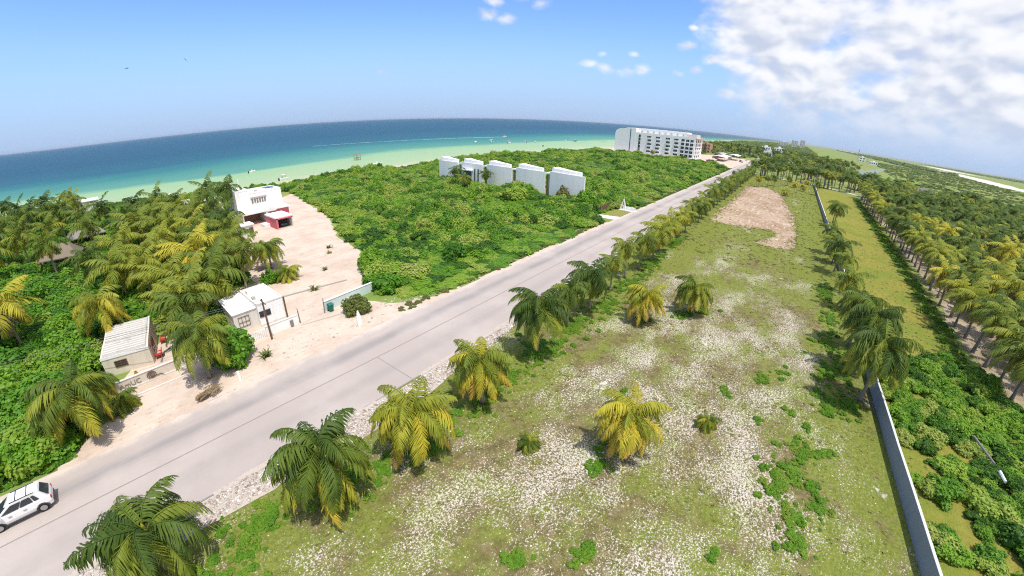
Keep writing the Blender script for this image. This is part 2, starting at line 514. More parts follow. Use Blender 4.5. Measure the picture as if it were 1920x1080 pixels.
M['sand'] = m_sand(); M['road'] = m_road(); M['field'] = m_field(); M['brown'] = m_brown(); M['terrain'] = m_terrain(); M['sea'] = m_sea()
M['strip'] = m_grass('dry_grass_strip', (0.215, 0.215, 0.036), (0.31, 0.27, 0.062), (0.17, 0.23, 0.034), 0.055)
M['lawn'] = m_grass('mown_lawn', (0.18, 0.25, 0.035), (0.27, 0.28, 0.07), (0.28, 0.23, 0.09))
M['floor'] = m_grass('leaf_litter', (0.24, 0.19, 0.10), (0.38, 0.30, 0.20), (0.50, 0.42, 0.32), 0.10)
M['rubble'] = plaster('rubble_ground', (0.50, 0.43, 0.37), (0.20, 0.16, 0.13), 0.9, 0.95, 2.2)
M['salt'] = plaster('salt_flat', (0.66, 0.61, 0.53), (0.5, 0.45, 0.36), 0.5, 0.95, 0.02)
M['lagoon'] = flat_mat('lagoon_water', (0.20, 0.26, 0.20), 0.5, 0.15)
M['track'] = plaster('sandy_track', (0.58, 0.51, 0.42), amt=0.3)
M['joint'] = flat_mat('tar_joint', (0.30, 0.27, 0.25), 0.9)

# foliage -------------------------------------------------------------
def leaf_mat(name, stops, trans=0.34, rough=0.5, sc=0.06, leafvar=0.35):
    m, t = new_mat(name)
    p = pos(t)
    oi = t.n('ShaderNodeObjectInfo')
    patch = t.noise(p, sc, 3, 0.55)
    f = t.m('ADD', t.m('MULTIPLY', oi.outputs['Random'], 0.62), t.m('MULTIPLY', patch, 0.42))
    c = t.ramp(f, stops)
    lv = t.noise(p, 2.6, 3, 0.7)
    hs = t.n('ShaderNodeHueSaturation', Color=c)
    t.put(hs.inputs['Value'], t.m('ADD', 1.0 - leafvar, t.m('MULTIPLY', lv, leafvar * 2)))
    b = finish(t, hs.outputs[0], rough, 0.3)
    tr = t.n('ShaderNodeBsdfTranslucent')
    hs2 = t.n('ShaderNodeHueSaturation', Color=hs.outputs[0]); hs2.inputs['Value'].default_value = 1.3; hs2.inputs['Hue'].default_value = 0.49
    t.put(tr.inputs[0], hs2.outputs[0])
    mx = t.n('ShaderNodeMixShader'); mx.inputs[0].default_value = trans
    t.nt.links.new(b.outputs[0], mx.inputs[1]); t.nt.links.new(tr.outputs[0], mx.inputs[2])
    out = [n for n in t.nt.nodes if n.type == 'OUTPUT_MATERIAL'][0]
    t.nt.links.new(mx.outputs[0], out.inputs[0])
    return m
GREEN = [(0.22, (0.050, 0.135, 0.011)), (0.38, (0.110, 0.260, 0.017)), (0.54, (0.195, 0.365, 0.027)), (0.68, (0.275, 0.405, 0.045)), (0.84, (0.335, 0.395, 0.085)), (0.97, (0.335, 0.330, 0.140))]
M['scrub'] = leaf_mat('scrub_leaf', GREEN)
M['lush'] = leaf_mat('lush_leaf', [(0.15, (0.045, 0.145, 0.010)), (0.4, (0.105, 0.27, 0.016)), (0.62, (0.175, 0.345, 0.024)), (0.85, (0.28, 0.36, 0.05))])
M['creeper'] = leaf_mat('creeper_leaf', [(0.1, (0.085, 0.22, 0.012)), (0.5, (0.14, 0.30, 0.016)), (0.9, (0.22, 0.32, 0.03))])
M['olivebush'] = leaf_mat('olive_leaf', [(0.1, (0.12, 0.165, 0.03)), (0.5, (0.17, 0.20, 0.05)), (0.9, (0.22, 0.21, 0.07))])
M['drygrass'] = leaf_mat('field_grass_blade', [(0.1, (0.20, 0.22, 0.04)), (0.5, (0.28, 0.25, 0.08)), (0.9, (0.17, 0.24, 0.03))], 0.2, 0.6, 0.12)
M['mangrove'] = leaf_mat('mangrove_leaf', [(0.1, (0.11, 0.19, 0.035)), (0.5, (0.19, 0.27, 0.055)), (0.9, (0.29, 0.31, 0.10))], sc=0.01)
M['casuarina'] = leaf_mat('casuarina_needle', [(0.1, (0.08, 0.13, 0.05)), (0.9, (0.14, 0.19, 0.07))])
M['yellowplant'] = leaf_mat('yellow_leaf', [(0.1, (0.35, 0.30, 0.03)), (0.9, (0.42, 0.36, 0.05))])

def palm_mat():
    m, t = new_mat('palm_frond')
    at = t.n('ShaderNodeAttribute'); at.attribute_name = 'tint'
    oi = t.n('ShaderNodeObjectInfo')
    oc = t.n('ShaderNodeSeparateColor', i0=oi.outputs['Color'])
    n = t.noise(pos(t), 1.1, 3, 0.6)
    f = t.m('ADD', t.m('ADD', at.outputs['Fac'], oc.outputs[0]), t.m('MULTIPLY', t.m('SUBTRACT', n, 0.5), 0.28))
    c = t.ramp(f, [(0.0, (0.065, 0.115, 0.020)), (0.18, (0.145, 0.205, 0.028)), (0.38, (0.31, 0.33, 0.036)), (0.60, (0.54, 0.46, 0.045)), (0.82, (0.62, 0.40, 0.075)), (1.0, (0.30, 0.22, 0.13))])
    b = finish(t, c, 0.55, 0.18)
    tr = t.n('ShaderNodeBsdfTranslucent'); t.put(tr.inputs[0], c)
    mx = t.n('ShaderNodeMixShader'); mx.inputs[0].default_value = 0.22
    t.nt.links.new(b.outputs[0], mx.inputs[1]); t.nt.links.new(tr.outputs[0], mx.inputs[2])
    out = [x for x in t.nt.nodes if x.type == 'OUTPUT_MATERIAL'][0]
    t.nt.links.new(mx.outputs[0], out.inputs[0])
    return m
M['palm'] = palm_mat()
def trunk_mat():
    m, t = new_mat('palm_trunk')
    p = pos(t)
    ring = t.n('ShaderNodeTexWave', {'wave_type': 'BANDS', 'bands_direction': 'Z'})
    t.put(ring.inputs['Vector'], p); ring.inputs['Scale'].default_value = 2.2; ring.inputs['Distortion'].default_value = 2.0
    n = t.noise(p, 4.0, 4, 0.6)
    c = t.mix(t.m('MULTIPLY', ring.outputs[1], 0.5), (0.27, 0.23, 0.18), (0.14, 0.11, 0.085))
    c = t.mix(t.m('MULTIPLY', n, 0.5), c, (0.33, 0.29, 0.24))
    finish(t, c, 0.9, 0.15, ring.outputs[1], 0.5, 0.05)
    return m
M['trunk'] = trunk_mat()

# ------------------------------------------------------------------ sheets of ground
def fray(poly, step=2.0, amp=0.8, seed=0.0, closed=True):
    out = []
    n = len(poly)
    for i in range(n):
        a, b = Vector(poly[i]), Vector(poly[(i + 1) % n])
        k = max(1, int((b - a).length / step))
        for j in range(k):
            p = a.lerp(b, j / k)
            dx = mnoise.fractal(Vector((p.x * 0.23 + seed, p.y * 0.23, seed)), 0.9, 2.1, 4) * amp
            dy = mnoise.fractal(Vector((p.x * 0.23, p.y * 0.23 + 31.0 + seed, 7.7)), 0.9, 2.1, 4) * amp
            dx += mnoise.noise(Vector((p.x * 1.1, p.y * 1.1, seed + 3))) * amp * 0.45; dy += mnoise.noise(Vector((p.x * 1.1 + 17, p.y * 1.1, seed + 5))) * amp * 0.45
            out.append((p.x + dx, p.y + dy))
    return out
def sheet(name, poly, z, mat, frayed=0.0, step=2.0, seed=0.0, kind='structure', parent=None):
    if frayed:
        poly = fray(poly, step, frayed, seed)
    bm = bmesh.new()
    vs = [bm.verts.new((x, y, z)) for x, y in poly]
    es = [bm.edges.new((vs[i], vs[(i + 1) % len(vs)])) for i in range(len(vs))]
    bmesh.ops.triangle_fill(bm, use_beauty=True, use_dissolve=False, edges=es, normal=(0, 0, 1))
    for f in bm.faces:
        if f.normal.z < 0:
            f.normal_flip()
    me = bpy.data.meshes.new(name)
    bm.to_mesh(me); bm.free()
    me.materials.append(mat)
    o = bpy.data.objects.new(name, me)
    link(o, parent)
    if kind:
        o['kind'] = kind
    return o
FAR = 45000.0
def bend(s):
    return 0.0115 * max(0.0, s - 20.0) if s < 420 else 4.6
sheet('sea', [(-FAR, -200), (FAR, -200), (FAR, FAR), (-FAR, FAR)], -0.6, M['sea'])
coast = [(-FAR, 320), (-400, 300), (-150, 262), (-60, 226), (-30, 210), (-14, 201), (0, 188), (30, 173), (60, 164), (90, 160), (150, 160), (240, 161), (300, 157), (352, 151), (420, 156), (520, 168), (700, 180), (1000, 200), (1600, 235), (2800, 300), (5200, 330), (FAR, 420)]
def coast_y(s):
    for (a, ya), (b, yb) in zip(coast, coast[1:]):
        if a <= s <= b:
            return ya + (yb - ya) * (s - a) / (b - a)
    return 200
fine = [coast[0]]
for (a, ya), (b, yb) in zip(coast, coast[1:]):
    k = max(1, min(60, int(abs(b - a) / 6))) if abs(b) < 3000 and abs(a) < 3000 else 1
    for j in range(1, k + 1):
        s = a + (b - a) * j / k
        fine.append((s, ya + (yb - ya) * j / k + mnoise.noise(Vector((s * 0.03, 3, 1))) * 3.0))
vs, fs = [], []
for s, y in fine:
    vs += [(s, -FAR, 0.0), (s, y - 18, 0.0), (s, y - 6, -0.02), (s, y, -0.45), (s, y + 7, -1.2)]
for i in range(len(fine) - 1):
    for j in range(4):
        a = i * 5 + j
        fs.append((a, a + 5, a + 6, a + 1))
m_ = MB(); m_.v, m_.f = vs, fs
ground = m_.build('ground', M['terrain'])
ground['kind'] = 'structure'
for p in ground.data.polygons:
    if p.normal.z < 0:
        p.flip()
# beach
bvs, bfs = [], []
for s, y in [q for q in fine if -400 < q[0] < 1700]:
    w = 9 + 3 * mnoise.noise(Vector((s * 0.02, 9, 4)))
    bvs += [(s, y - w, 0.006), (s, y - 5.8, 0.006), (s, y + 0.2, -0.40), (s, y + 6, -1.0)]
for i in range(len(bvs) // 4 - 1):
    for j in range(3):
        a = i * 4 + j
        bfs.append((a, a + 1, a + 5, a + 4))
m_ = MB(); m_.v, m_.f = bvs, bfs
beach = m_.build('beach', M['sand']); beach['kind'] = 'structure'

sheet('field', [(-40, 24.6), (-40, -19.5), (8, -15.7), (22, -14.55), (44.5, -13.05), (262, -12.0), (262, 22.5), (100, 24), (40, 24.3)], 0.010, M['field'])
sheet('stone_verge', [(-30, 24.45), (-30, 22.6), (2, 22.1), (12, 21.6), (24, 22.6), (34, 23.4), (38, 24.45)], 0.030, M['rubble'], 0.5, 1.2)
sheet('roadside_sand', [(-9.5, 35.0), (-6.5, 37.5), (-3.5, 40.5), (-3.0, 46.0), (3, 53), (8, 47), (10, 45), (10.5, 60), (17, 60), (19, 75), (24, 97), (27, 112), (40, 124), (54, 131), (55.5, 128), (49, 106), (46.5, 92), (38.5, 73), (36, 60), (27, 46), (24.5, 42.5), (26.5, 39), (32, 36.2), (38, 35.0)], 0.014, M['sand'], 0.9, 1.4, 2.0)
sheet('brown_clearing', [(106.1, 17.6), (123.9, 18.0), (157.2, 18.4), (203.1, 18.6), (209.9, 10.0), (191.2, 2.5), (140.8, -2.2), (114.4, -4.0), (101.8, -4.0), (95.3, -3.4), (93.7, 0.2), (92.8, 3.5), (94.0, 6.0), (100.7, 2.4), (108.4, 0.1), (112.3, 2.1), (110.3, 5.8), (106.7, 10.8), (107.9, 15.0)], 0.018, M['brown'], 1.1, 1.0, 5.0)
sheet('grass_strip', [(8, -15.8), (22, -14.7), (44.5, -13.15), (262, -12.2), (240, -33), (160, -32), (60, -27.2), (30, -23), (20, -40)], 0.014, M['strip'], 0.5, 3, 9.0)
sheet('grove_floor', [(20, -27.0), (60, -28.2), (105, -30.4), (160, -33), (240, -35), (330, -50), (330, -110), (200, -120), (20, -120)], 0.022, M['floor'], 1.0, 4, 4.0)
sheet('sandy_track', [(268, 12), (271, 12), (273, -12), (262, -30), (247, -46), (232, -60), (229, -58), (243, -44), (257, -29), (268, -12)], 0.022, M['track'], 0.5, 4, 3.0)
sheet('lagoon_channel', [(900, -150), (680, -100), (560, -60), (525, -54), (482, -68), (455, -86), (430, -104), (400, -121), (380, -141), (360, -168), (330, -225), (330, -300), (344, -300), (352, -230), (372, -176), (392, -150), (412, -131), (440, -113), (470, -96), (520, -80), (660, -109), (900, -160)], 0.022, M['lagoon'], 4, 8, 3.0)
sheet('salt_flat', [(900, -405), (1150, -425), (1550, -490), (2300, -600), (2300, -700), (1800, -640), (1250, -520), (1000, -470), (760, -455), (560, -430), (600, -405)], 0.05, M['salt'], 22, 30, 8.0)
sheet('salt_flat', [(2700, -760), (4200, -1000), (4200, -1180), (2900, -1000)], 0.05, M['salt'], 50, 60, 2.0)
sheet('salt_flat', [(3600, -500), (9000, -700), (9000, -1000), (3800, -700)], 0.07, M['salt'], 60, 120, 1.0)
sheet('construction_yard', [(290, 39), (300, 62), (300, 84), (330, 90), (380, 95), (420, 80), (430, 50), (420, 39)], 0.018, M['sand'], 1.5, 4, 6.0)
sheet('apartment_forecourt', [(293, 66), (297, 90), (299, 140), (330, 150), (380, 148), (390, 92), (330, 84), (300, 70)], 0.026, M['sand'], 1.2, 4, 6.0)
sheet('entrance_lawn', [(84, 36.1), (86, 40.4), (91, 40.9), (104, 41.6), (103.5, 36.5)], 0.018, M['lawn'], 0.2, 1.5, 6.0)
sheet('entrance_path', [(87.6, 36.0), (87.3, 41), (90.2, 41), (91.5, 36.1)], 0.026, M['coping'], 0.0)

# road: concrete slabs over a tarred bed
road = sheet('road', [(s, 24.4 + bend(s)) for s in range(-120, 421, 20)] + [(900, 31), (900, 42)] + [(s, 35.4 + bend(s)) for s in range(420, -121, -20)], 0.034, M['joint'])
def slab(s0, s1, y0, y1):
    ss_ = [s0] + [s for s in range(-120, 901, 20) if s0 < s < s1] + [s1]
    poly = [(s, y0 + bend(s)) for s in ss_] + [(s, y1 + bend(s)) for s in reversed(ss_)]
    return sheet('concrete_slab', poly, 0.048, M['road'], kind=None, parent=road)
slab(-120, 18.05, 24.5, 29.84); slab(18.14, 900, 24.5, 29.84); slab(-120, 900, 29.96, 35.3)

for k, (a_, b_, w_) in enumerate([(-9, 3, .5), (4, 9, .35), (10, 22, .8), (23, 36, .6), (40, 62, .35), (66, 84, .4)]):
    top = [(a_ + (b_ - a_) * q / 14, 35.5 + bend(a_ + (b_ - a_) * q / 14)) for q in range(15)]
    bot = [(x_, y_ - .2 - w_ * abs(math.sin(q * 1.7 + k)) * (1 - abs(q - 7) / 8.0)) for q, (x_, y_) in enumerate(top)]
    sheet('sand_drift', [(x_, y_ + .3) for x_, y_ in top] + bot[::-1], 0.053, M['sand'], 0.25, 0.4, k * 3.1)
for k, (a_, b_, w_) in enumerate([(-14, -2, .3), (0, 14, .35), (19, 36, .3), (38, 70, .3)]):
    top = [(a_ + (b_ - a_) * q / 14, 24.5 + bend(a_ + (b_ - a_) * q / 14)) for q in range(15)]
    bot = [(x_, y_ + .1 + w_ * abs(math.sin(q * 2.1 + k)) * (1 - abs(q - 7) / 8.0)) for q, (x_, y_) in enumerate(top)]
    sheet('gravel_spill', bot + [(x_, y_ - .3) for x_, y_ in top][::-1], 0.053, M['rubble'], 0.2, 0.4, k * 2.7)
# ------------------------------------------------------------------ scatter: one object whose own mesh holds the piece shapes and the points
def scatter(name, variants, pts, mat, label, cat, mat2=None):
    """variants: list of (verts, [face arrays]); pts: rows x,y,z, scale xyz, rotation z, tilt x, variant"""
    V, F, var, tints = [], {3: [], 4: []}, [], []
    off = 0
    for k, vr in enumerate(variants):
        v, fl = vr[0], vr[1]
        if len(vr) > 2: tints.append(vr[2])
        v = np.asarray(v, np.float32)
        V.append(v); var.append(np.full(len(v), k, np.int32))
        for f in fl:
            f = np.asarray(f, np.int32)
            if len(f):
                F[f.shape[1]].append(f + off)
        off += len(v)
    P = np.asarray(pts, np.float32)
    V.append(P[:, :3]); var.append(np.full(len(P), -1, np.int32))
    faces = [np.concatenate(x) for x in F.values() if x]
    me = bpy.data.meshes.new(name)
    Vall = np.concatenate(V)
    me.vertices.add(len(Vall)); me.vertices.foreach_set('co', Vall.ravel())
    loops = np.concatenate([f.ravel() for f in faces]); tot = np.concatenate([np.full(len(f), f.shape[1], np.int32) for f in faces])
    me.loops.add(len(loops)); me.loops.foreach_set('vertex_index', loops.astype(np.int32))
    me.polygons.add(len(tot)); me.polygons.foreach_set('loop_start', np.concatenate([[0], np.cumsum(tot)[:-1]]).astype(np.int32)); me.polygons.foreach_set('loop_total', tot)
    me.update(calc_edges=True)
    me.materials.append(mat)
    n0 = off
    if tints:
        tt = np.concatenate(tints + [np.zeros(len(P), np.float32)]).astype(np.float32)
        me.materials.append(mat2)
        first = np.concatenate([f[:, 0] for f in faces])
        me.polygons.foreach_set('material_index', (tt[first] < -0.5).astype(np.int32))
        a = me.attributes.new('tint', 'FLOAT', 'POINT'); a.data.foreach_set('value', tt)
    a = me.attributes.new('var', 'INT', 'POINT'); a.data.foreach_set('value', np.concatenate(var))
    sc = np.ones((len(Vall), 3), np.float32); sc[n0:] = P[:, 3:6]
    a = me.attributes.new('scl', 'FLOAT_VECTOR', 'POINT'); a.data.foreach_set('vector', sc.ravel())
    ro = np.zeros((len(Vall), 3), np.float32); ro[n0:, 2] = P[:, 6]; ro[n0:, 0] = P[:, 7]
    a = me.attributes.new('rot', 'FLOAT_VECTOR', 'POINT'); a.data.foreach_set('vector', ro.ravel())
    ix = np.zeros(len(Vall), np.int32); ix[n0:] = P[:, 8].astype(np.int32)
    a = me.attributes.new('idx', 'INT', 'POINT'); a.data.foreach_set('value', ix)
    o = bpy.data.objects.new(name, me); link(o)
    ng = bpy.data.node_groups.new(name + '_scatter', 'GeometryNodeTree')
    ng.interface.new_socket('Geometry', in_out='INPUT', socket_type='NodeSocketGeometry')
    ng.interface.new_socket('Geometry', in_out='OUTPUT', socket_type='NodeSocketGeometry')
    N, L = ng.nodes, ng.links
    gi, go = N.new('NodeGroupInput'), N.new('NodeGroupOutput')
    def attr(nm, dt):
        nd = N.new('GeometryNodeInputNamedAttribute'); nd.data_type = dt; nd.inputs['Name'].default_value = nm
        return next(s for s in nd.outputs if s.enabled and s.name == 'Attribute')
    va = attr('var', 'INT')
    def pick(k):
        cmp_ = N.new('FunctionNodeCompare'); cmp_.data_type = 'INT'; cmp_.operation = 'EQUAL'
        ins = [s for s in cmp_.inputs if s.enabled]
        L.new(va, ins[0]); ins[1].default_value = k
        sg = N.new('GeometryNodeSeparateGeometry'); sg.domain = 'POINT'
        L.new(gi.outputs[0], sg.inputs[0]); L.new(cmp_.outputs[0], sg.inputs[1])
        return sg.outputs[0]
    g2i = N.new('GeometryNodeGeometryToInstance')
    for k in range(len(variants)):
        L.new(pick(k), g2i.inputs[0])
    iop = N.new('GeometryNodeInstanceOnPoints')
    L.new(pick(-1), iop.inputs['Points']); L.new(g2i.outputs[0], iop.inputs['Instance'])
    iop.inputs['Pick Instance'].default_value = True
    L.new(attr('idx', 'INT'), iop.inputs['Instance Index'])
    e2r = N.new('FunctionNodeEulerToRotation'); L.new(attr('rot', 'FLOAT_VECTOR'), e2r.inputs[0])
    L.new(e2r.outputs[0], iop.inputs['Rotation']); L.new(attr('scl', 'FLOAT_VECTOR'), iop.inputs['Scale'])
    L.new(iop.outputs[0], go.inputs[0])
    md = o.modifiers.new('scatter', 'NODES'); md.node_group = ng
    tag(o, label, cat, kind='stuff')
    return o

def quads_from(c, u, w):
    n = len(c)
    v = np.stack([c - u - w, c + u - w, c + u + w, c - u + w], 1).reshape(-1, 3)
    f = np.arange(n * 4).reshape(n, 4)
    return v, f
def unit(a):
    return a / (np.linalg.norm(a, axis=1, keepdims=True) + 1e-9)
def ico(sub):
    bm = bmesh.new(); bmesh.ops.create_icosphere(bm, subdivisions=sub, radius=1.0)
    v = np.array([x.co[:] for x in bm.verts], np.float32); f = np.array([[q.index for q in p.verts] for p in bm.faces], np.int32)
    bm.free()
    return v, f
ICO1, ICO2 = ico(1), ico(2)
def bush_var(seed, nleaf=650, size=0.10, clumps=13, h=0.85, spread=0.34):
    r = np.random.default_rng(seed)
    az_ = r.uniform(0, 2 * np.pi, clumps); el_ = np.arcsin(r.uniform(0.05, 1, clumps))
    rad = r.uniform(0.45, 0.78, clumps)
    C = np.stack([np.cos(az_) * np.cos(el_) * rad, np.sin(az_) * np.cos(el_) * rad, np.sin(el_) * rad * h + 0.12], 1)
    cr = r.uniform(0.7, 1.25, clumps) * spread
    k = r.integers(0, clumps, nleaf)
    dv = unit(r.normal(size=(nleaf, 3)) + np.array([0, 0, 0.55]))
    c = C[k] + dv * (cr[k] * r.uniform(0.72, 1.0, nleaf))[:, None]
    c[:, 2] = np.maximum(c[:, 2], 0.02)
    nrm = unit(dv + np.array([0, 0, 0.5]) + r.normal(size=(nleaf, 3)) * 0.45)
    u = unit(np.cross(nrm, r.normal(size=(nleaf, 3))))
    w = np.cross(nrm, u)
    s = r.uniform(0.6, 1.25, nleaf)[:, None] * size
    v, f = quads_from(c, u * s, w * s * 0.62)
    # inner twig mass so the crown is not hollow
    iv, if_ = ICO1
    cores, cf = [], []
    off = len(v)
    for q in range(clumps):
        cores.append(iv * cr[q] * 0.72 + C[q]); cf.append(if_ + off); off += len(iv)
    return np.concatenate([v] + cores), [f, np.concatenate(cf)]
BUSH = [bush_var(s_, 1500, 0.058, 15 + s_, 0.85, 0.33) for s_ in range(7)]
LOWBUSH = [bush_var(s_ + 20, 640, 0.092, 12, 0.5, 0.36) for s_ in range(4)]
FARBUSH = [bush_var(s_ + 40, 130, 0.21, 7, 0.7, 0.42) for s_ in range(4)]
def bush_object(name, label, cat, s, o, r, h, mat, seed, group=None, nleaf=1500, size=0.075, clumps=22):
    root = empty(name, (s, o, 0))
    tag(root, label, cat, group)
    v, fl = bush_var(seed, nleaf, size, clumps, 0.85, 0.32)
    v = v * np.array([r, r, h])
    me = np_mesh('foliage', v, fl, mat)
    ob = bpy.data.objects.new('foliage', me); link(ob, root)
    st = MB()
    rr = random.Random(seed)
    for k in range(5):
        a = k * 1.26 + rr.random()
        st.tube([(0.05 * math.cos(a), 0.05 * math.sin(a), -0.02), (0.25 * r * math.cos(a), 0.25 * r * math.sin(a), 0.3 * h), (0.5 * r * math.cos(a), 0.5 * r * math.sin(a), 0.62 * h)], [0.06, 0.04, 0.02], 5)
    st.build('stem', M['trunk'], root)
    return root

nprng = np.random.default_rng(11)
def in_poly(x, y, poly):
    c = np.zeros(len(x), bool)
    n = len(poly)
    for i in range(n):
        x1, y1 = poly[i]; x2, y2 = poly[(i + 1) % n]
        cond = ((y1 > y) != (y2 > y)) & (x < (x2 - x1) * (y - y1) / (y2 - y1 + 1e-12) + x1)
        c ^= cond
    return c
def fill(poly, dens, keepout=()):
    xs = [p[0] for p in poly]; ys = [p[1] for p in poly]
    n = int((max(xs) - min(xs)) * (max(ys) - min(ys)) * dens)
    x = nprng.uniform(min(xs), max(xs), n); y = nprng.uniform(min(ys), max(ys), n)
    k = in_poly(x, y, poly)
    for q in keepout:
        if len(q) == 3:
            k &= (x - q[0]) ** 2 + (y - q[1]) ** 2 > q[2] ** 2
        else:
            k &= ~in_poly(x, y, q)
    return x[k], y[k]
def rows(x, y, smin, smax, nvar, flat=1.0, z=0.0, tilt=0.0, wide=1.0):
    n = len(x)
    s = nprng.uniform(0, 1, n) ** 1.6 * (smax - smin) + smin
    return np.stack([x, y, np.full(n, z), s * wide, s * wide * nprng.uniform(0.85, 1.15, n), s * flat * nprng.uniform(0.75, 1.25, n), nprng.uniform(0, 6.28, n), nprng.normal(0, tilt + 1e-6, n), nprng.integers(0, nvar, n)], 1)

# ------------------------------------------------------------------ palms
WIND = np.array([-0.6, 0.8, 0.0])
def frond_geo(r, az_, e0, bendd, L, pairs, width, leaf, wind=0.25, droop=1.0, twist=0.0):
    """one frond: tapering rachis with leaflets hanging from both sides; returns verts, tris, quads, order"""
    n = 9
    t = np.linspace(0, 1, n)
    e = np.maximum(e0 - bendd * t ** 0.9, -1.45)
    d = np.stack([np.cos(e) * math.cos(az_), np.cos(e) * math.sin(az_), np.sin(e)], 1) + WIND * (wind * t ** 0.8)[:, None]
    d = unit(d)
    P = np.concatenate([[np.zeros(3)], np.cumsum((d[:-1] + d[1:]) * 0.5 * L / (n - 1), 0)])
    up = np.array([0, 0, 1.0])
    V, Q, T = [], [], []
    rad = 0.042 * (1 - 0.85 * t) * (L / 3.0)
    side = unit(np.cross(d, up) + np.array([1e-4, 0, 0]))
    for i in range(n):                                   # rachis: flat three-sided bar
        V += [P[i] - side[i] * rad[i], P[i] + side[i] * rad[i], P[i] + up * rad[i] * 1.1]
    for i in range(n - 1):
        a, b = i * 3, i * 3 + 3
        Q += [(a, a + 1, b + 1, b), (a + 1, a + 2, b + 2, b + 1), (a + 2, a, b, b + 2)]
    for k in range(pairs):
        tt = 0.14 + 0.86 * (k + 0.5) / pairs
        x = tt * (n - 1); i = min(int(x), n - 2); fr = x - i
        p = P[i] * (1 - fr) + P[i + 1] * fr
        dd = d[i] * (1 - fr) + d[i + 1] * fr
        sd = unit(np.cross(dd, up)[None] + 1e-5)[0]
        ln = leaf * (0.50 + 0.5 * math.sin(math.pi * min(1, tt * 1.05))) * (1 - 0.35 * tt ** 5)
        for sg in (-1, 1):
            jit = r.normal(0, 0.10, 3)
            lift = 0.20 - 0.55 * droop * r.uniform(0.5, 1.2)
            d1 = sd * sg * 0.80 + dd * (0.42 + 0.35 * tt) + up * lift + jit + WIND * wind * 0.55
            d1 /= np.linalg.norm(d1)
            d2 = d1 + up * (-0.85 * droop) * r.uniform(0.6, 1.3) + WIND * wind * 0.4
            d2 /= np.linalg.norm(d2)
            l_ = ln * r.uniform(0.85, 1.12)
            m_ = p + d1 * l_ * 0.5
            tip = m_ + d2 * l_ * 0.55
            w_ = dd * width * 0.5
            b = len(V)
            V += [p - w_ * 0.6, p + w_ * 0.6, m_ + w_, m_ - w_, tip]
            Q.append((b, b + 1, b + 2, b + 3)); T.append((b + 3, b + 2, b + 4))
    return np.array(V), np.array(Q), np.array(T)
def frond_mesh(name, seed, e0, bendd, L=3.0, pairs=46, width=0.078, leaf=0.90, droop=1.0):
    r = np.random.default_rng(seed)
    v, q, t = frond_geo(r, 0.0, e0, bendd, L, pairs, width, leaf, 0.0, droop)
    me = np_mesh(name, v, [q, t], M['palm'])
    a = me.attributes.new('tint', 'FLOAT', 'POINT')
    z = np.zeros(len(v), np.float32); a.data.foreach_set('value', z)
    return me
# (elevation, bend) of young to old fronds, two of each
LAYERS = [(82, 128), (66, 150), (50, 146), (33, 132), (12, 106), (-18, 66)]
FROND = {k: [frond_mesh('frond', 100 + k * 5 + j, R_(e_ + (j - 1) * 6), R_(b_ + (j - 1) * 8), 3.0 + 0.15 * j, droop=1.45 + 0.4 * j) for j in range(3)] for k, (e_, b_) in enumerate(LAYERS)}
def crown_mesh(seed, nf=21, L=2.7, pairs=24, width=0.11, leaf=0.84, wind=0.30, old=0.75, erect=0.0):
    r = np.random.default_rng(seed)
    VV, QQ, TT, tint = [], [], [], []
    off = 0
    for i in range(nf):
        f = i / (nf - 1)
        e0 = R_(80 - 112 * f ** 0.85 + r.normal(0, 6) + erect * 15)
        b_ = R_(74 + 50 * math.sin(math.pi * min(1, f * 0.9 + 0.1)) + r.normal(0, 9) - erect * 18)
        az_ = i * 2.39996 + r.normal(0, 0.2)
        v, q, t = frond_geo(r, az_, e0, b_, L * r.uniform(0.85, 1.12) * (0.75 + 0.3 * math.sin(math.pi * min(1, f + 0.25))), pairs, width, leaf, wind, r.uniform(0.95, 1.5))
        VV.append(v); QQ.append(q + off); TT.append(t + off); off += len(v)
        tn = max(0.0, (f - 0.45)) * old + r.normal(0, 0.06) + (0.35 if (f > 0.8 and r.random() < 0.4) else 0)
        tint.append(np.full(len(v), max(0, tn), np.float32))
    me = np_mesh('crown', np.concatenate(VV), [np.concatenate(QQ), np.concatenate(TT)], M['palm'])
    a = me.attributes.new('tint', 'FLOAT', 'POINT'); a.data.foreach_set('value', np.concatenate(tint))
    return me
CROWN = [crown_mesh(200 + i, 24 + i % 4, wind=0.22 + 0.10 * (i % 3)) for i in range(10)]
CROWN_WINDY = [crown_mesh(300 + i, 20 + i % 3, wind=0.62, old=0.5, erect=0.4) for i in range(6)]
def trunk_mesh(seed, h=6.0, r0=0.17, lean=0.5):
    rr = random.Random(seed)
    a = rr.uniform(0, 6.28); pts, rad = [], []
    for i in range(10):
        t = i / 9
        pts.append((math.cos(a) * lean * t * t, math.sin(a) * lean * t * t, h * t - 0.05))
        rad.append((r0 * (1.55 - 0.9 * t) if t < 0.12 else r0 * (1.15 - 0.38 * t)) * (1.0 + 0.05 * (i % 2)))
    me = bpy.data.meshes.new('trunk')
    mb = MB().tube(pts, rad, 8)
    me.from_pydata(mb.v, [], mb.f); me.materials.append(M['trunk'])
    for p in me.polygons: p.use_smooth = True
    return me, (pts[-1][0], pts[-1][1], h - 0.05)
TRUNK = [trunk_mesh(400 + i, 6.0, 0.15, 0.3 + 0.12 * i) for i in range(6)]
def obj(name, me, parent, loc=(0, 0, 0), rot=(0, 0, 0), sc=1.0, col=None):
    o = bpy.data.objects.new(name, me)
    o.location = loc; o.rotation_euler = rot
    o.scale = (sc, sc, sc) if not isinstance(sc, tuple) else sc
    if col is not None:
        o.color = (col, 0, 0, 1)
    return link(o, parent)
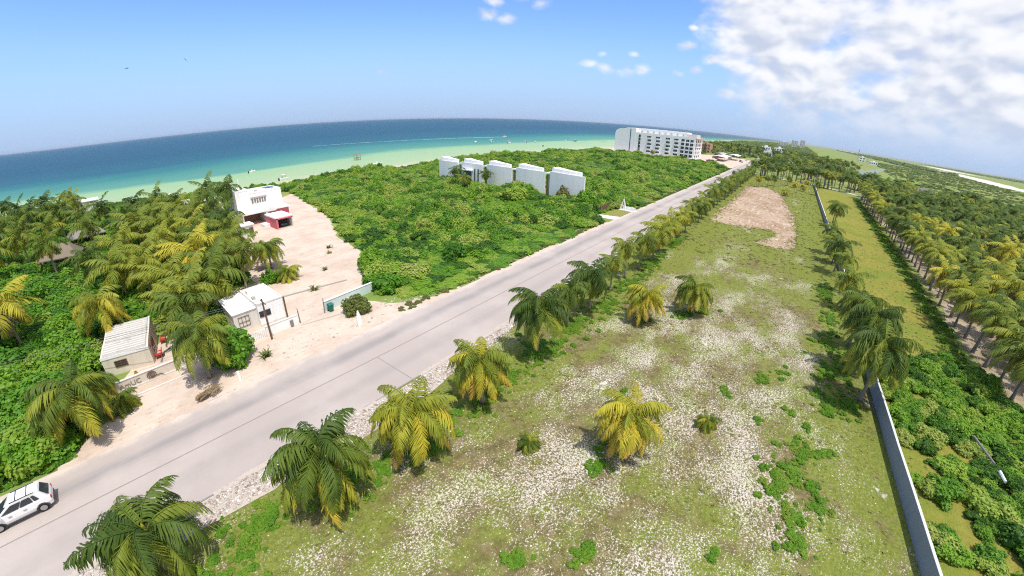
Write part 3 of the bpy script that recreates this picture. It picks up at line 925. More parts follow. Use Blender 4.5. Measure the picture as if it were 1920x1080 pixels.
def palm(label, s, o, h, size=1.0, yellow=0.0, group=None, windy=False, name='coconut_palm', crown_k=None):
    """a palm told from a distance: trunk and one crown"""
    root = empty(name, (s, o, 0))
    tag(root, label, 'palm tree', group)
    me, top = TRUNK[rng.randrange(len(TRUNK))]
    k = h / 6.0
    obj('trunk', me, root, sc=k)
    pool = CROWN_WINDY if windy else CROWN
    obj('crown', pool[rng.randrange(len(pool))], root, (top[0] * k, top[1] * k, top[2] * k), (rng.uniform(-.08, .08), rng.uniform(-.08, .08), rng.uniform(-0.5, 0.5)), 1.30 * size * rng.uniform(0.82, 1.14), yellow + rng.uniform(-0.04, 0.20))
    return root
def near_palm(label, s, o, h, size=1.0, yellow=0.0, counts=(3, 4, 5, 6, 5, 4), group=None, pull=0.35, seed=0, name='coconut_palm', lean=0.25):
    """a palm seen large: every frond is a part of its own"""
    rr = random.Random(seed)
    root = empty(name, (s, o, 0))
    tag(root, label, 'palm tree', group)
    me, top = trunk_mesh(seed, h, 0.16 * min(1.0, 0.5 + h / 6), lean)
    obj('trunk', me, root)
    bud = MB().lathe([(0.10, 0), (0.17, 0.12), (0.12, 0.4), (0.03, 0.75)], 8).build('crown_shaft', M['palm'], root, top, smooth=True)
    bud.color = (0.35, 0, 0, 1)
    wa = math.atan2(WIND[1], WIND[0])
    for k, c in enumerate([q + (2 if q > 2 else 0) + (2 if 1 < i < 5 and q else 0) for i, q in enumerate(counts)]):
        a0 = rr.uniform(0, 6.28)
        for j in range(c):
            a = a0 + 6.283 * j / c + rr.uniform(-0.22, 0.22)
            a -= pull * math.sin(a - wa)
            col = yellow + (0.04, 0.06, 0.09, 0.15, 0.26, 0.46)[k] + rr.uniform(-0.20, 0.14)
            obj('frond', FROND[k][rr.randrange(3)], root, (top[0], top[1], top[2] + 0.02 * (5 - k)), (rr.uniform(-.4, .4), rr.uniform(-.18, .16), a), 1.22 * size * rr.uniform(0.8, 1.14), col)
    return root

# roadside row, near to far
near_palm('green palm cut by the lower left picture edge beside the road', -4.0, 21.0, 3.0, 1.10, 0.06, (4, 5, 6, 6, 4, 2), seed=1, pull=0.75)
near_palm('dark green palm on the verge between the lowest palm and a yellow one', 5.6, 18.2, 4.4, 1.06, 0.10, (3, 4, 6, 6, 5, 4), seed=2)
near_palm('bushy yellow palm with hanging fronds, third along the stony verge', 12.4, 17.0, 4.0, 0.98, 0.36, (3, 5, 7, 8, 7, 5), seed=3)
near_palm('yellow green palm where the stony verge narrows, fourth along the road', 19.8, 17.6, 4.1, 0.90, 0.32, (3, 4, 6, 7, 6, 5), seed=4)
near_palm('tall dark green palm with a round shadow, fifth along the road', 29.2, 18.6, 5.2, 1.0, 0.0, (4, 5, 6, 6, 5, 3), seed=5)
near_palm('orange yellow palm standing alone on the white gravel', 21.6, 5.9, 3.6, 0.86, 0.44, (3, 4, 6, 7, 6, 6), seed=6)
near_palm('yellowing palm in the field, left one of a pair', 42.6, 12.0, 3.3, 0.85, 0.40, (3, 4, 5, 6, 5, 5), seed=7)
near_palm('olive green palm in the field, right one of a pair', 48.6, 7.8, 3.4, 0.88, 0.22, (3, 4, 5, 6, 5, 4), seed=8)
near_palm('tiny round green palm low on the gravel field', 18.4, 11.6, 0.35, 0.36, 0.14, (4, 5, 6, 6, 4, 0), seed=9, name='young_palm', pull=0.0)
near_palm('tiny yellow green palm right of the lone orange palm', 28.4, 1.3, 0.55, 0.36, 0.26, (4, 5, 5, 5, 4, 0), seed=10, name='young_palm', pull=0.0)
near_palm('tall palm leaning over the grey wall, nearest along it', 40.2, -11.7, 6.2, 1.12, 0.10, (4, 5, 7, 8, 7, 4), seed=11)
near_palm('second palm along the grey wall, crown meeting its neighbour', 46.4, -11.6, 6.4, 1.02, 0.06, (4, 5, 7, 7, 6, 3), seed=12)
near_palm('third palm along the grey wall from the near end', 52.6, -11.4, 5.8, 0.94, 0.10, (4, 5, 7, 7, 5, 3), seed=13)
near_palm('dark palm with drooping fronds over the bush beside the sandy shoulder', 4.4, 39.2, 4.6, 1.02, 0.12, (4, 5, 7, 7, 5, 4), seed=14)
near_palm('drooping palm at the left edge of the sandy shoulder', -6.4, 38.2, 4.4, 1.15, 0.16, (3, 4, 6, 6, 5, 4), seed=15)
near_palm('palm standing on pale sand in front of the big house', 21.4, 64.5, 3.4, 1.0, 0.20, (3, 4, 5, 6, 4, 3), seed=16)
near_palm('low round fan of green fronds at the end of the spiral wall', -4.6, 43.2, 1.8, 0.52, 0.18, (4, 5, 6, 6, 5, 3), seed=17, name='young_palm', pull=0.1)
near_palm('short yellow tipped palm at the foot of the spiral wall', -3.6, 40.2, 0.5, 0.62, 0.18, (4, 5, 5, 5, 3, 0), seed=18, name='young_palm', pull=0.1)
near_palm('golden palm behind the little white roofed house', -2.6, 55.4, 5.2, 1.08, 0.36, (3, 4, 6, 6, 5, 4), seed=19)
near_palm('small palm with a bush at its foot at the edge of the sand', 21.0, 57.5, 1.2, 0.7, 0.26, (3, 4, 4, 4, 3, 0), seed=20, name='young_palm', pull=0.2)
ORD = ['first', 'second', 'third', 'fourth', 'fifth', 'sixth', 'seventh', 'eighth', 'ninth', 'tenth', 'eleventh', 'twelfth', 'thirteenth', 'fourteenth', 'fifteenth', 'sixteenth', 'seventeenth', 'eighteenth', 'nineteenth', 'twentieth']
for _t, _n in (('twenty', 'twentieth'), ('thirty', 'thirtieth'), ('forty', 'fortieth'), ('fifty', 'fiftieth'), ('sixty', 'sixtieth')):
    if _n != 'twentieth': ORD.append(_n)
    ORD += [_t + '-' + q for q in ('first', 'second', 'third', 'fourth', 'fifth', 'sixth', 'seventh', 'eighth', 'ninth')]
s_, i_ = 36.0, 5
while s_ < 262:
    lab = ORD[i_] + ' palm from the near end of the roadside row'
    palm(lab, s_, 19.0 + bend(s_) * 1.1 + rng.uniform(-.5, .5), rng.uniform(4.0, 6.0), rng.uniform(0.82, 1.08), rng.choice((0.0, 0.06, 0.10, 0.20)), 'roadside row of palms')
    s_ += rng.uniform(4.9, 7.2); i_ += 1
for i, (s_, o_, h_, y_) in enumerate([(66, -11.3, 5.6, .04), (73, -11.6, 5.4, .1), (84, -11.2, 5.5, .02), (92, -11.4, 5.3, .05), (99, -11.0, 5.4, .02), (136, -14.4, 5.6, .12), (143, -14.6, 5.2, .2), (215, -11.8, 5.2, .05)]):
    palm(ORD[i + 3] + ' palm along the grey wall from the near end', s_, o_, h_ * rng.uniform(0.85, 1.15), rng.uniform(0.85, 1.12), y_ + .04, 'palms along the grey wall')
for i, (s_, o_, h_, y_, lab) in enumerate([(205, 14, 4.4, .16, 'palm at the far left end of the brown clearing'), (212, 10.5, 4.6, .2, 'palm at the far end of the brown clearing, second from the left'), (221, 8, 4.4, .12, 'palm at the far end of the brown clearing, third from the left'),
        (190, 1.5, 2.0, .3, 'small yellow palm on the far right corner of the brown clearing'), (236, 2, 4.4, .22, 'palm in the grass behind the brown clearing'), (222, -6, 2.4, .4, 'small yellow palm in the grass near the far wall end'), (244, -8, 3.4, .3, 'yellowish palm beside the far end of the wall'), (232, -2, 2.2, .35, 'stubby palm in the grass behind the clearing')]):
    palm(lab, s_, o_, h_, 0.8, y_)
# grove on the right: first row stands free along the grass, the rest fills in behind it
s_, i_ = 50.0, 0
while s_ < 236:
    o_ = -28.6 - 0.030 * (s_ - 50) + rng.uniform(-.6, .6)
    lab = ORD[i_] + ' palm from the near end of the grove edge row'
    palm(lab, s_, o_, rng.uniform(5.4, 7.2), rng.uniform(0.98, 1.2), rng.choice((-0.02, 0.06, 0.16, 0.30)), 'edge row of the palm grove')
    s_ += rng.uniform(3.6, 5.0); i_ += 1
gx = []
for a in range(0, 40):
    for b in range(0, 11):
        s_ = 44 + a * 5.6 + rng.uniform(-1.6, 1.6) + (b % 2) * 2.6
        o_ = -34.5 - b * 6.0 - 0.03 * (s_ - 50) + rng.uniform(-1.6, 1.6)
        # wedge in view, and less dense with distance
        if s_ > 255 or s_ < 44 + b * 3.5: continue
        if (s_ - 286) ** 2 + (o_ + 76) ** 2 < 100: continue
        gx.append((s_, o_, b))
gx.sort(key=lambda p: p[0] * p[0] + p[1] * p[1])
rowcount = {}
for s_, o_, b_ in sorted(gx[:118]):
    y_ = rng.choice((-0.02, 0.05, 0.12, 0.20, 0.30, 0.38))
    k_ = rowcount[b_] = rowcount.get(b_, -1) + 1
    palm('%s palm from the near end, %s row behind the grove edge row' % (('yellowing ' if y_ > 0.15 else 'green ') + ORD[k_], ORD[b_]), s_, o_, rng.uniform(5.2, 8.0), rng.uniform(1.0, 1.35), y_, 'palms of the right hand grove')
# the palms farther off: one mass
fx = [p[:2] for p in gx[118:]]
cnt = 0
while cnt < 250:
    s_ = 258 + rng.random() ** 1.4 * 480
    o_ = rng.uniform(-34 - 0.12 * (s_ - 262), 30 + 0.30 * (s_ - 262))
    if 22 + bend(s_) < o_ < 43: continue
    if 285 < s_ < 432 and o_ > 36: continue
    fx.append((s_, min(o_, 145))); cnt += 1
for k in range(90):
    t_ = rng.random()
    fx.append((292 - 34 * t_ + rng.uniform(-14, 14), -36 - 98 * t_ + rng.uniform(-5, 5)))
fx = [p for p in fx if (p[0] - 289) ** 2 + (p[1] + 75) ** 2 > 100 and not (255 < p[0] < 292 and abs(p[1] + 0.259 * p[0]) < 6)]
PALMVAR = []
for i in range(8):
    tm, top = TRUNK[i % 6]; cm = CROWN[i]
    tv = np.array([v.co[:] for v in tm.vertices]); cv = np.array([v.co[:] for v in cm.vertices]) + np.array(top)
    tf = [np.array([list(p.vertices) for p in tm.polygons if len(p.vertices) == 4])]
    cq = np.array([list(p.vertices) for p in cm.polygons if len(p.vertices) == 4]) + len(tv); ct = np.array([list(p.vertices) for p in cm.polygons if len(p.vertices) == 3]) + len(tv)
    tint = np.zeros(len(cv), np.float32); cm.attributes['tint'].data.foreach_get('value', tint)
    PALMVAR.append((np.concatenate([tv, cv]), [np.concatenate([tf[0], cq]), ct], np.concatenate([np.full(len(tv), -1, np.float32), tint + (0.0, 0.04, 0.1, 0.2, 0.0, 0.06, 0.28, 0.02)[i]])))
fx = np.array(fx)
rw = rows(fx[:, 0], fx[:, 1], 1.35, 1.75, 8)
rw[:, 4] = rw[:, 3]; rw[:, 5] = rw[:, 3] * nprng.uniform(0.72, 0.95, len(rw)); rw[:, 6] = nprng.uniform(-.5, .5, len(rw))
o = scatter('distant_palms', PALMVAR, rw, M['palm'], 'mass of distant coconut palms beyond the field and deep in the right hand grove', 'palm trees', M['trunk'])
o.color = (0.02, 0, 0, 1)
# grove on the left, by the sea, swept by the wind (position of the trunk, height, yellowness)
LEFT = [(23.9, 113, 8.5, .04), (27.0, 105.5, 8.5, .06), (22, 100, 7.5, .08), (17.5, 92, 7, .05), (20, 84, 6.5, .06), (14, 80, 6.5, .12), (19.8, 79, 6.5, .04), (18, 73, 6.5, .18), (12, 70, 6.3, .32),
        (8.5, 76, 6.5, .1), (5, 71, 6, .38), (9.5, 64, 6.0, .40), (14.5, 64, 6.2, .10), (3.5, 63, 6.0, .34), (6.0, 57.5, 5.4, .30), (11.5, 58, 5.2, .05), (9.8, 52.5, 5.2, .02), (15.2, 58.8, 5.6, .12), (0.5, 67, 6, .26), (17.2, 67, 5.6, .16),
        (-3, 118, 7, .02), (-8, 128, 7.5, .02), (2, 126, 7.2, .05), (-14, 140, 7.5, 0), (-18, 150, 7.5, 0), (-12, 158, 7.2, .04), (-22, 165, 8, 0), (-5, 150, 7.3, .02), (8, 118, 7, .02), (13, 124, 7, .05), (17, 112, 7.2, .04), (-10, 112, 6.8, .02), (-16, 122, 7, .0), (-21, 135, 7.4, .0), (-26, 150, 7.6, .03),
        (-9, 94, 6.5, .03), (3.8, 101, 6.6, .02), (11, 103, 6.8, .06), (-18, 98, 6.6, .30), (-12.5, 64, 5.5, .42), (-20, 112, 7, .06), (-24, 122, 7, .03), (5, 108, 6.8, .06), (-7, 138, 7.2, .02), (-16, 132, 7.2, .0), (6, 94, 6.5, .1), (11, 84, 6.4, .14), (15.5, 100, 6.9, .05), (12.5, 75, 6.2, .1), (10.5, 112, 7, .02), (5.6, 46.8, 5.0, .05), (6.8, 50.0, 5.4, .12), (5.6, 50.0, 5.0, .2), (7.0, 53.5, 5.2, .34), (-6, 168, 7.4, .0), (-28, 172, 7.6, .0), (20, 92, 6.5, .02), (9, 90, 6.4, .2), (1.5, 82, 6.2, .22), (-4, 77, 6, .12), (-2, 104, 6.6, .05), (-14, 108, 6.6, .05)]
cl = {}
for i, (s_, o_, h_, y_) in sorted(enumerate(LEFT), key=lambda q: -math.atan2(q[1][1], q[1][0])):
    if i < 2:
        lab = ['tall windswept palm left of the two storey house, farther one', 'tall windswept palm touching the left side of the two storey house'][i]; g = None
    else:
        if o_ > 100: g, what = 'windswept palms by the sea', 'windswept green palm from the left in the seaside grove'
        elif y_ > 0.25: g, what = 'golden palms of the left hand grove', 'golden palm from the left in the grove beside the sand lot'
        else: g, what = 'green palms of the left hand grove', 'green palm from the left in the grove beside the sand lot'
        k_ = cl[g] = cl.get(g, -1) + 1
        lab = ORD[k_] + ' ' + what
    palm(lab, s_, o_, h_, rng.uniform(1.15, 1.5), min(y_ * 0.85, .34) + rng.choice((-.05, -.02, 0, .05)), g, windy=True)
for lab, s_, o_, h_, y_ in [('grey green palm in front of the second white villa module', 87, 84, 4.6, .06), ('shorter palm against the white villa wall', 97, 83.5, 5.0, .02), ('tall dark palm beside the seaward villa module', 93, 92.5, 5.6, .0), ('small palm at the foot of the apartment block', 296, 97, 4.0, .3)]:
    palm(lab, s_, o_, h_, 1.0, y_)

# casuarinas
def casuarina(label, s, o, h, seed, group='casuarina trees by the coast'):
    root = empty('casuarina_tree', (s, o, 0)); tag(root, label, 'tree', group)
    k = seed % 3
    obj('trunk', CAS[k][0], root, sc=h / 10.0); obj('crown', CAS[k][1], root, sc=h / 10.0)
CAS = []
for k in range(3):
    r = np.random.default_rng(600 + k)
    tm = bpy.data.meshes.new('trunk'); mb = MB().tube([(0, 0, -.05), (0.05, 0.1, 4), (-.1, 0.1, 9.6)], [0.22, 0.15, 0.03], 6)
    tm.from_pydata(mb.v, [], mb.f); tm.materials.append(M['trunk'])
    n = 900
    z = r.uniform(1.2, 10, n); a = r.uniform(0, 6.28, n)
    rad = (1.9 * (1 - (z / 10.4)) ** 0.75 + 0.15) * r.uniform(0.3, 1, n) * (1 + 0.4 * np.sin(a * 3 + z * 1.3))
    c = np.stack([rad * np.cos(a), rad * np.sin(a), z], 1)
    u = unit(np.stack([np.cos(a), np.sin(a), r.uniform(0.2, 1.2, n)], 1)) * 0.32
    w = unit(np.cross(u, r.normal(size=(n, 3)))) * 0.07
    v, f = quads_from(c, u, w)
    CAS.append((tm, np_mesh('crown', v, [f], M['casuarina'])))
spots = sorted([(380 + rng.random() * 330, rng.uniform(44, 105), rng.uniform(8, 11.5)) for k in range(26)], key=lambda q: -math.atan2(q[1], q[0]))
for k, (s_, o_, h_) in enumerate(spots):
    casuarina(ORD[k] + ' feathery casuarina from the left in the wood behind the apartment block', s_, o_, h_, k)
casuarina('tall dark casuarina standing alone above the yard roofs', 372, 84, 13.5, 1, None)

# ------------------------------------------------------------------ thickets and ground cover
HOUSE_R = [(-6, 45), (4.5, 44), (5, 55), (-4, 55)]
SCRUB = [(26.5, 41.5), (29, 38.6), (36, 37.2), (60, 37.6), (83, 38.6), (85.5, 41.3), (104.5, 42.2), (105, 38.4), (200, 39.8), (284, 41.5), (296, 62), (295, 88), (297, 138), (280, 148), (184, 151), (140, 150), (100, 150), (72, 152), (57, 150), (56, 128), (50, 105), (47.5, 92), (40, 73), (37.5, 60), (28.5, 46)]
VILLA = [(99.5, 49), (113, 49), (113, 110), (99.5, 110)]
x, y = fill(SCRUB, 0.66, [VILLA])
keep = nprng.uniform(0, 1, len(x)) < np.clip(1.35 - (x - 30) / 330, 0.35, 1)
x, y = x[keep], y[keep]
rw = rows(x, y, 0.75, 2.9, 7, 0.95)
hz_ = np.array([mnoise.fractal(Vector((a * 0.07, b * 0.07, 1.5)), 1.0, 2.0, 3) for a, b in zip(x, y)])
rw[:, 5] *= np.clip(0.95 + hz_ * 1.4, 0.4, 1.75) * np.where(rw[:, 3] > 1.9, 0.8, 1.0)
far_f = np.clip((x - 60) / 200, 0, 1)
rw[:, 3] *= 1 + 0.55 * far_f; rw[:, 4] *= 1 + 0.55 * far_f
edge = np.clip((y - 37) / 6, 0.55, 1); rw[:, 5] *= edge
scatter('coastal_scrub', BUSH, rw, M['scrub'], 'dense green scrub between the sand lot, the road and the sea', 'scrub')
JUNGLE = [(-140, 36.0), (-11.5, 35.9), (-8.0, 37.3), (-5.5, 42.5), (-5.0, 46), (-4, 55), (4, 55.5), (5.2, 52), (9.0, 50.5), (9.5, 61), (16, 62), (18, 75), (23, 97), (25.5, 114), (38, 127), (52, 134), (55, 150), (40, 158), (5, 172), (-20, 190), (-60, 212), (-140, 240)]
x, y = fill(JUNGLE, 0.42)
keep = (x > -75) | (y < 120)
keep &= (x > -25 - 0.55 * (y - 30))
x, y = x[keep], y[keep]
scatter('jungle_undergrowth', [bush_var(60 + q, 1700, 0.060, 15, 0.9, 0.36) for q in range(5)], rows(x, y, 0.9, 3.0, 5, 0.9), M['lush'], 'lush dark green undergrowth filling the left side beneath the palms', 'undergrowth')
# dune plants along the beach
bx_, by_ = nprng.uniform(55, 300, 900), nprng.uniform(-16, -7.5, 900)
by_ = by_ + np.array([coast_y(q) for q in bx_])
scatter('dune_shrubs', FARBUSH, rows(bx_, by_, 0.5, 1.3, 4, 0.7), M['olivebush'], 'low olive shrubs along the back of the beach', 'dune shrubs')
# thicket right of the wall
RT = [(24, -15.2), (34, -15.6), (38, -14.4), (46, -14.4), (52, -17.5), (57.5, -23.5), (55, -27.5), (48, -28.5), (38, -33), (24, -33)]
x, y = fill(RT, 0.95)
keep = ~((y > -17.2) & (x < 38) & (nprng.uniform(0, 1, len(x)) < 0.6))
keep &= ~((np.abs(y + 18.0 - 0.02 * (x - 30)) < 0.5) & (x < 37))
x, y = x[keep], y[keep]
scatter('wall_thicket', BUSH, rows(x, y, 0.55, 1.6, 7, 0.85), M['scrub'], 'tangled green thicket right of the grey wall', 'thicket')
# mangrove plain
x, y = fill([(300, -100), (500, -100), (900, -150), (1500, -200), (1500, -470), (900, -380), (500, -385), (300, -330), (200, -330), (190, -122), (255, -122)], 0.011)
lag = [(900, -150), (680, -100), (560, -60), (525, -54), (482, -68), (455, -86), (430, -104), (400, -121), (380, -141), (360, -168), (330, -225), (330, -300), (344, -300), (352, -230), (372, -176), (392, -150), (412, -131), (440, -113), (470, -96), (520, -80), (660, -109), (900, -160)]
k = ~in_poly(x, y, lag)
x, y = x[k], y[k]
scatter('mangrove_plain', FARBUSH, rows(x, y, 1.4, 4.6, 4, 0.34), M['mangrove'], 'flat green mangrove plain behind the palm grove', 'mangroves')
x, y = fill([(430, -40), (3500, -60), (3500, 200), (1500, 200), (800, 160), (430, 140)], 0.006, [lag])
scatter('far_wood', FARBUSH, rows(x, y, 3.0, 8.0, 4, 0.55), M['mangrove'], 'far green wood running to the horizon beyond the palms', 'wood')
x, y = fill([(1500, -330), (6000, -450), (6000, -900), (2700, -620), (1500, -470)], 0.0009)
x2, y2 = fill([(2600, -1250), (6500, -1500), (6500, -3200), (2600, -2200)], 0.0004)
scatter('far_tree_line', FARBUSH, rows(np.concatenate([x, x2]), np.concatenate([y, y2]), 8, 20, 4, 0.35), M['mangrove'], 'thin dark tree lines between pale salt flats on the horizon', 'tree line')

# creeping plants and grass on the field
def blob_pts(cs, dens):
    X, Y = [], []
    for cx, cy, rx, ry in cs:
        n = int(dens * rx * ry * 3.14)
        a = nprng.uniform(0, 6.28, n); q = np.abs(nprng.normal(0, 0.62, n)) ** 0.8 * (1 + 0.35 * np.sin(a * 3 + cx) + 0.2 * np.sin(a * 5 + cy))
        X.append(cx + rx * q * np.cos(a)); Y.append(cy + ry * q * np.sin(a))
    return np.concatenate(X), np.concatenate(Y)
CREEP = [(12.5, 17.6, 2.0, 1.3), (20.2, 18.0, 2.2, 1.3), (6.0, 18.6, 2.0, 1.4), (29.8, 18.9, 2.6, 1.8), (22.0, 6.4, 1.0, 0.8), (43.2, 12.2, 1.4, 1.0), (39.0, -10.4, 2.0, 1.4), (47, -10.2, 3.0, 1.4), (2.0, 20.2, 3.6, 1.6), (7.5, 19.6, 1.6, 1.3), (-0.5, 18.6, 2.2, 1.6), (10.0, 18.3, 2.4, 1.5), (16.2, 18.2, 2.3, 1.3), (14, 17, 1.5, 1.2), (23.5, 18.2, 3.2, 1.3), (29.5, 18.0, 3.4, 1.9), (36, 18.0, 4, 1.8), (44, 18, 4, 1.7), (53, 18, 5, 1.6), (65, 18.5, 6, 1.6), (80, 19, 8, 1.5), (24.5, -5.2, 1.8, 1.4), (27.0, -6.0, 2.2, 1.6), (29.6, -6.6, 1.6, 1.5), (22.6, -6.4, 1.7, 1.5), (20.6, -6.9, 1.3, 1.2), (24.2, -8.0, 1.2, 1.2), (19.6, 6.6, 1.2, 0.9), (21.0, 7.3, 1.0, 0.9), (10.2, 7.0, 0.9, 0.8), (8.6, 6.2, 0.8, 0.7), (13, 4.2, .8, .7), (31.6, -2.8, .7, .6), (33, -6.8, .7, .6), (34.5, -5.2, 0.6, .6), (47.5, 8.8, 1.6, 1.2), (51, 6.8, 2, 1.1), (27.3, 8.6, 1.1, 0.8), (37.5, -8.6, 2.6, 1.6), (44, -8.7, 3.2, 1.7), (52, -9, 3.6, 1.6), (60, -9.4, 4, 1.4), (72, -9.2, 5, 1.5), (34, 0.8, .8, .7), (38.5, -2.2, 1.4, .9), (41, -3.8, 1.2, .9), (30.3, -8.6, 1.2, .8), (17.0, -2.4, .7, .6), (12.0, 0.5, .6, .6), (15.0, -9.0, 1.2, 1.0), (18.0, -10.2, 1.0, .8)]
x, y = blob_pts(CREEP, 7.0)
scatter('creeping_plants', LOWBUSH, rows(x, y, 0.08, 0.48, 4, 0.75), M['creeper'], 'bright green creepers in patches over the gravel field and under the palms', 'creepers')
def tuft_var(seed, nb=9):
    r = np.random.default_rng(seed)
    V, T = [], []
    for k in range(nb):
        a = r.uniform(0, 6.28); l = r.uniform(0.5, 1.0); w = 0.10
        b = np.array([r.normal(0, .18), r.normal(0, .18), 0]); dirv = np.array([math.cos(a), math.sin(a), 0])
        sdv = np.array([-math.sin(a), math.cos(a), 0]) * w
        i = len(V)
        V += [b - sdv, b + sdv, b + dirv * 0.35 * l + sdv * .7 + np.array([0, 0, 0.5 * l]), b + dirv * 0.35 * l - sdv * .7 + np.array([0, 0, 0.5 * l]), b + dirv * 0.95 * l + np.array([0, 0, 0.55 * l])]
        T += [(i, i + 1, i + 2), (i, i + 2, i + 3), (i + 3, i + 2, i + 4)]
    return np.array(V), [np.array(T)]
TUFT = [tuft_var(700 + q) for q in range(4)]
x, y = fill([(-12, 22), (-12, -11), (22, -12.8), (70, -12.2), (110, -11.8), (110, 19), (60, 20), (30, 21)], 9.0)
g = np.array([mnoise.fractal(Vector((a * 0.16, b * 0.16, 2.0)), 1.0, 2.0, 4) for a, b in zip(x, y)])
keep = nprng.uniform(0, 1, len(x)) < np.clip(0.30 + g * 0.9 + (x - 20) / 260, 0.05, 1)
keep &= nprng.uniform(0, 1, len(x)) < np.clip(1.25 - x / 110, 0.2, 1)
x, y = x[keep], y[keep]
scatter('field_grass', TUFT, rows(x, y, 0.10, 0.30, 4, 0.8), M['drygrass'], 'sparse dry grass tufts scattered over the gravel field', 'grass')
def stone_var(seed):
    r = np.random.default_rng(seed)
    v, f = ICO1
    v = v * r.uniform(0.65, 1.15, (len(v), 1)) * np.array([1, r.uniform(.6, .9), r.uniform(.4, .6)])
    return v, [f]
STONE = [stone_var(800 + q) for q in range(5)]
def stone_mat():
    m, t = new_mat('limestone')
    oi = t.n('ShaderNodeObjectInfo')
    c = t.ramp(oi.outputs['Random'], [(0.0, (0.28, 0.22, 0.175)), (0.35, (0.44, 0.38, 0.32)), (0.7, (0.58, 0.52, 0.46)), (1.0, (0.72, 0.68, 0.63))])
    finish(t, c, 0.9, 0.15)
    return m
M['stone'] = stone_mat()
x, y = fill([(-14, 24.2), (-14, 22.8), (2, 22.2), (12, 21.6), (24, 22.6), (34, 23.4), (37, 24.2)], 60.0)
scatter('verge_stones', STONE, rows(x, y, 0.04, 0.17, 5, 1.0, 0.045), M['stone'], 'broken white limestone heaped along the road verge', 'stones')
x, y = fill([(-10, 21), (-10, -11), (22, -12.6), (75, -11.8), (75, 17), (30, 19)], 6.0)
g = np.array([mnoise.fractal(Vector((a * 0.13 + 9, b * 0.13, 5.0)), 1.0, 2.0, 4) for a, b in zip(x, y)])
keep = nprng.uniform(0, 1, len(x)) < np.clip(0.45 + g * 1.0, 0.03, 1)
x, y = x[keep], y[keep]
scatter('field_stones', STONE, rows(x, y, 0.025, 0.085, 5, 0.8, 0.01), M['stone'], 'small white stones strewn over the gravel field', 'stones')
x, y = fill([(24.5, 39), (30, 36.2), (36, 35.6), (36, 36.8), (30, 38.2), (27, 40.5)], 7.0)
x2, y2 = fill([(9, 36.5), (25, 36.2), (24, 38.5), (10, 41)], 2.2)
scatter('shoulder_stones', STONE, rows(np.concatenate([x, x2]), np.concatenate([y, y2]), 0.04, 0.22, 5, 0.8, 0.02), M['stone'], 'pale stones on the sandy shoulder across the road', 'stones')
x, y = fill([(22, -15), (250, -13.6), (235, -31), (160, -31), (60, -26.5), (52, -20)], 2.6)
keep = nprng.uniform(0, 1, len(x)) < np.clip(1.3 - x / 130, 0.15, 1)
x, y = x[keep], y[keep]
scatter('strip_grass', TUFT, rows(x, y, 0.12, 0.34, 4, 0.8), M['drygrass'], 'dry yellowish grass on the strip behind the grey wall', 'grass')
# green fringe along the foot of the grove edge row and roadside weeds
fx_ = nprng.uniform(46, 230, 1700); fy_ = -25.6 - 0.03 * (fx_ - 50) + nprng.normal(0, 0.7, 1700)
scatter('grove_fringe', LOWBUSH, rows(fx_, fy_, 0.2, 0.6, 4, 0.8), M['creeper'], 'bright green weeds along the edge of the palm grove', 'weeds')
wx_ = nprng.uniform(26, 290, 1500); wy_ = np.array([36.3 + bend(q) for q in wx_]) + nprng.normal(0, 0.35, 1500)
k = ~((wx_ > 84) & (wx_ < 104))
scatter('road_edge_weeds', LOWBUSH, rows(wx_[k], wy_[k], 0.12, 0.5, 4, 0.8), M['olivebush'], 'low weeds between the scrub and the road edge', 'weeds')
x, y = fill([(75, 20), (75, -11.5), (258, -11.5), (258, 19)], 0.55)
clr = [(106, 17), (203, 18), (209, 10), (191, 3), (140, -2), (114, -4), (95, -3), (93, 4), (100, 3), (110, 1), (111, 5), (107, 14)]
inb = in_poly(x, y, clr)
k = ~inb | (nprng.uniform(0, 1, len(x)) < 0.06)
scatter('meadow_weeds', LOWBUSH, rows(x[k], y[k], 0.10, 0.42, 4, 0.55), M['drygrass'], 'low olive weeds over the far end of the field', 'weeds')
ex, ey = [], []
for q in range(len(clr)):
    (xa, ya), (xb, yb) = clr[q], clr[(q + 1) % len(clr)]
    n = int(math.hypot(xb - xa, yb - ya) * 9)
    t_ = nprng.uniform(0, 1, n)
    ex.append(xa + (xb - xa) * t_ + nprng.normal(0, 1.0, n)); ey.append(ya + (yb - ya) * t_ + nprng.normal(0, 0.8, n))
scatter('clearing_edge_grass', TUFT, rows(np.concatenate(ex), np.concatenate(ey), 0.15, 0.5, 4, 0.7), M['drygrass'], 'ragged grass along the edge of the brown clearing', 'grass')
jx = nprng.uniform(-60, -7.5, 900); jy = 36.0 + np.abs(nprng.normal(0, 0.6, 900))
scatter('verge_weeds', LOWBUSH, rows(jx, jy, 0.15, 0.6, 4, 0.9), M['lush'], 'leafy weeds along the road edge at the lower left', 'weeds')
# single shrubs
bush_object('round_shrub', 'round olive shrub beside the white post at the sand lot gate', 'shrub', 22.4, 40.2, 2.0, 2.1, M['olivebush'], 901, size=0.06, nleaf=2600)
bush_object('leafy_tree', 'dark leafy tree behind the drooping palm near the road', 'tree', 7.3, 40.2, 2.7, 3.9, M['lush'], 902, nleaf=3600, size=0.06, clumps=34)
bush_object('leafy_shrub', 'bright shrub at the foot of the palm on the sand', 'shrub', 19.0, 58.8, 1.7, 1.9, M['lush'], 903)
bush_object('leafy_shrub', 'glossy dark shrub rising at the scrub edge by the road', 'shrub', 43.0, 43.8, 2.4, 3.0, M['lush'], 904)
bush_object('leafy_shrub', 'bright green shrub next to the mint wall', 'shrub', 29.0, 42.6, 2.4, 2.2, M['lush'], 905)
bush_object('leafy_tree', 'loose leafy tree in front of the nearest villa module', 'tree', 96.6, 55.5, 2.2, 4.4, M['olivebush'], 906)
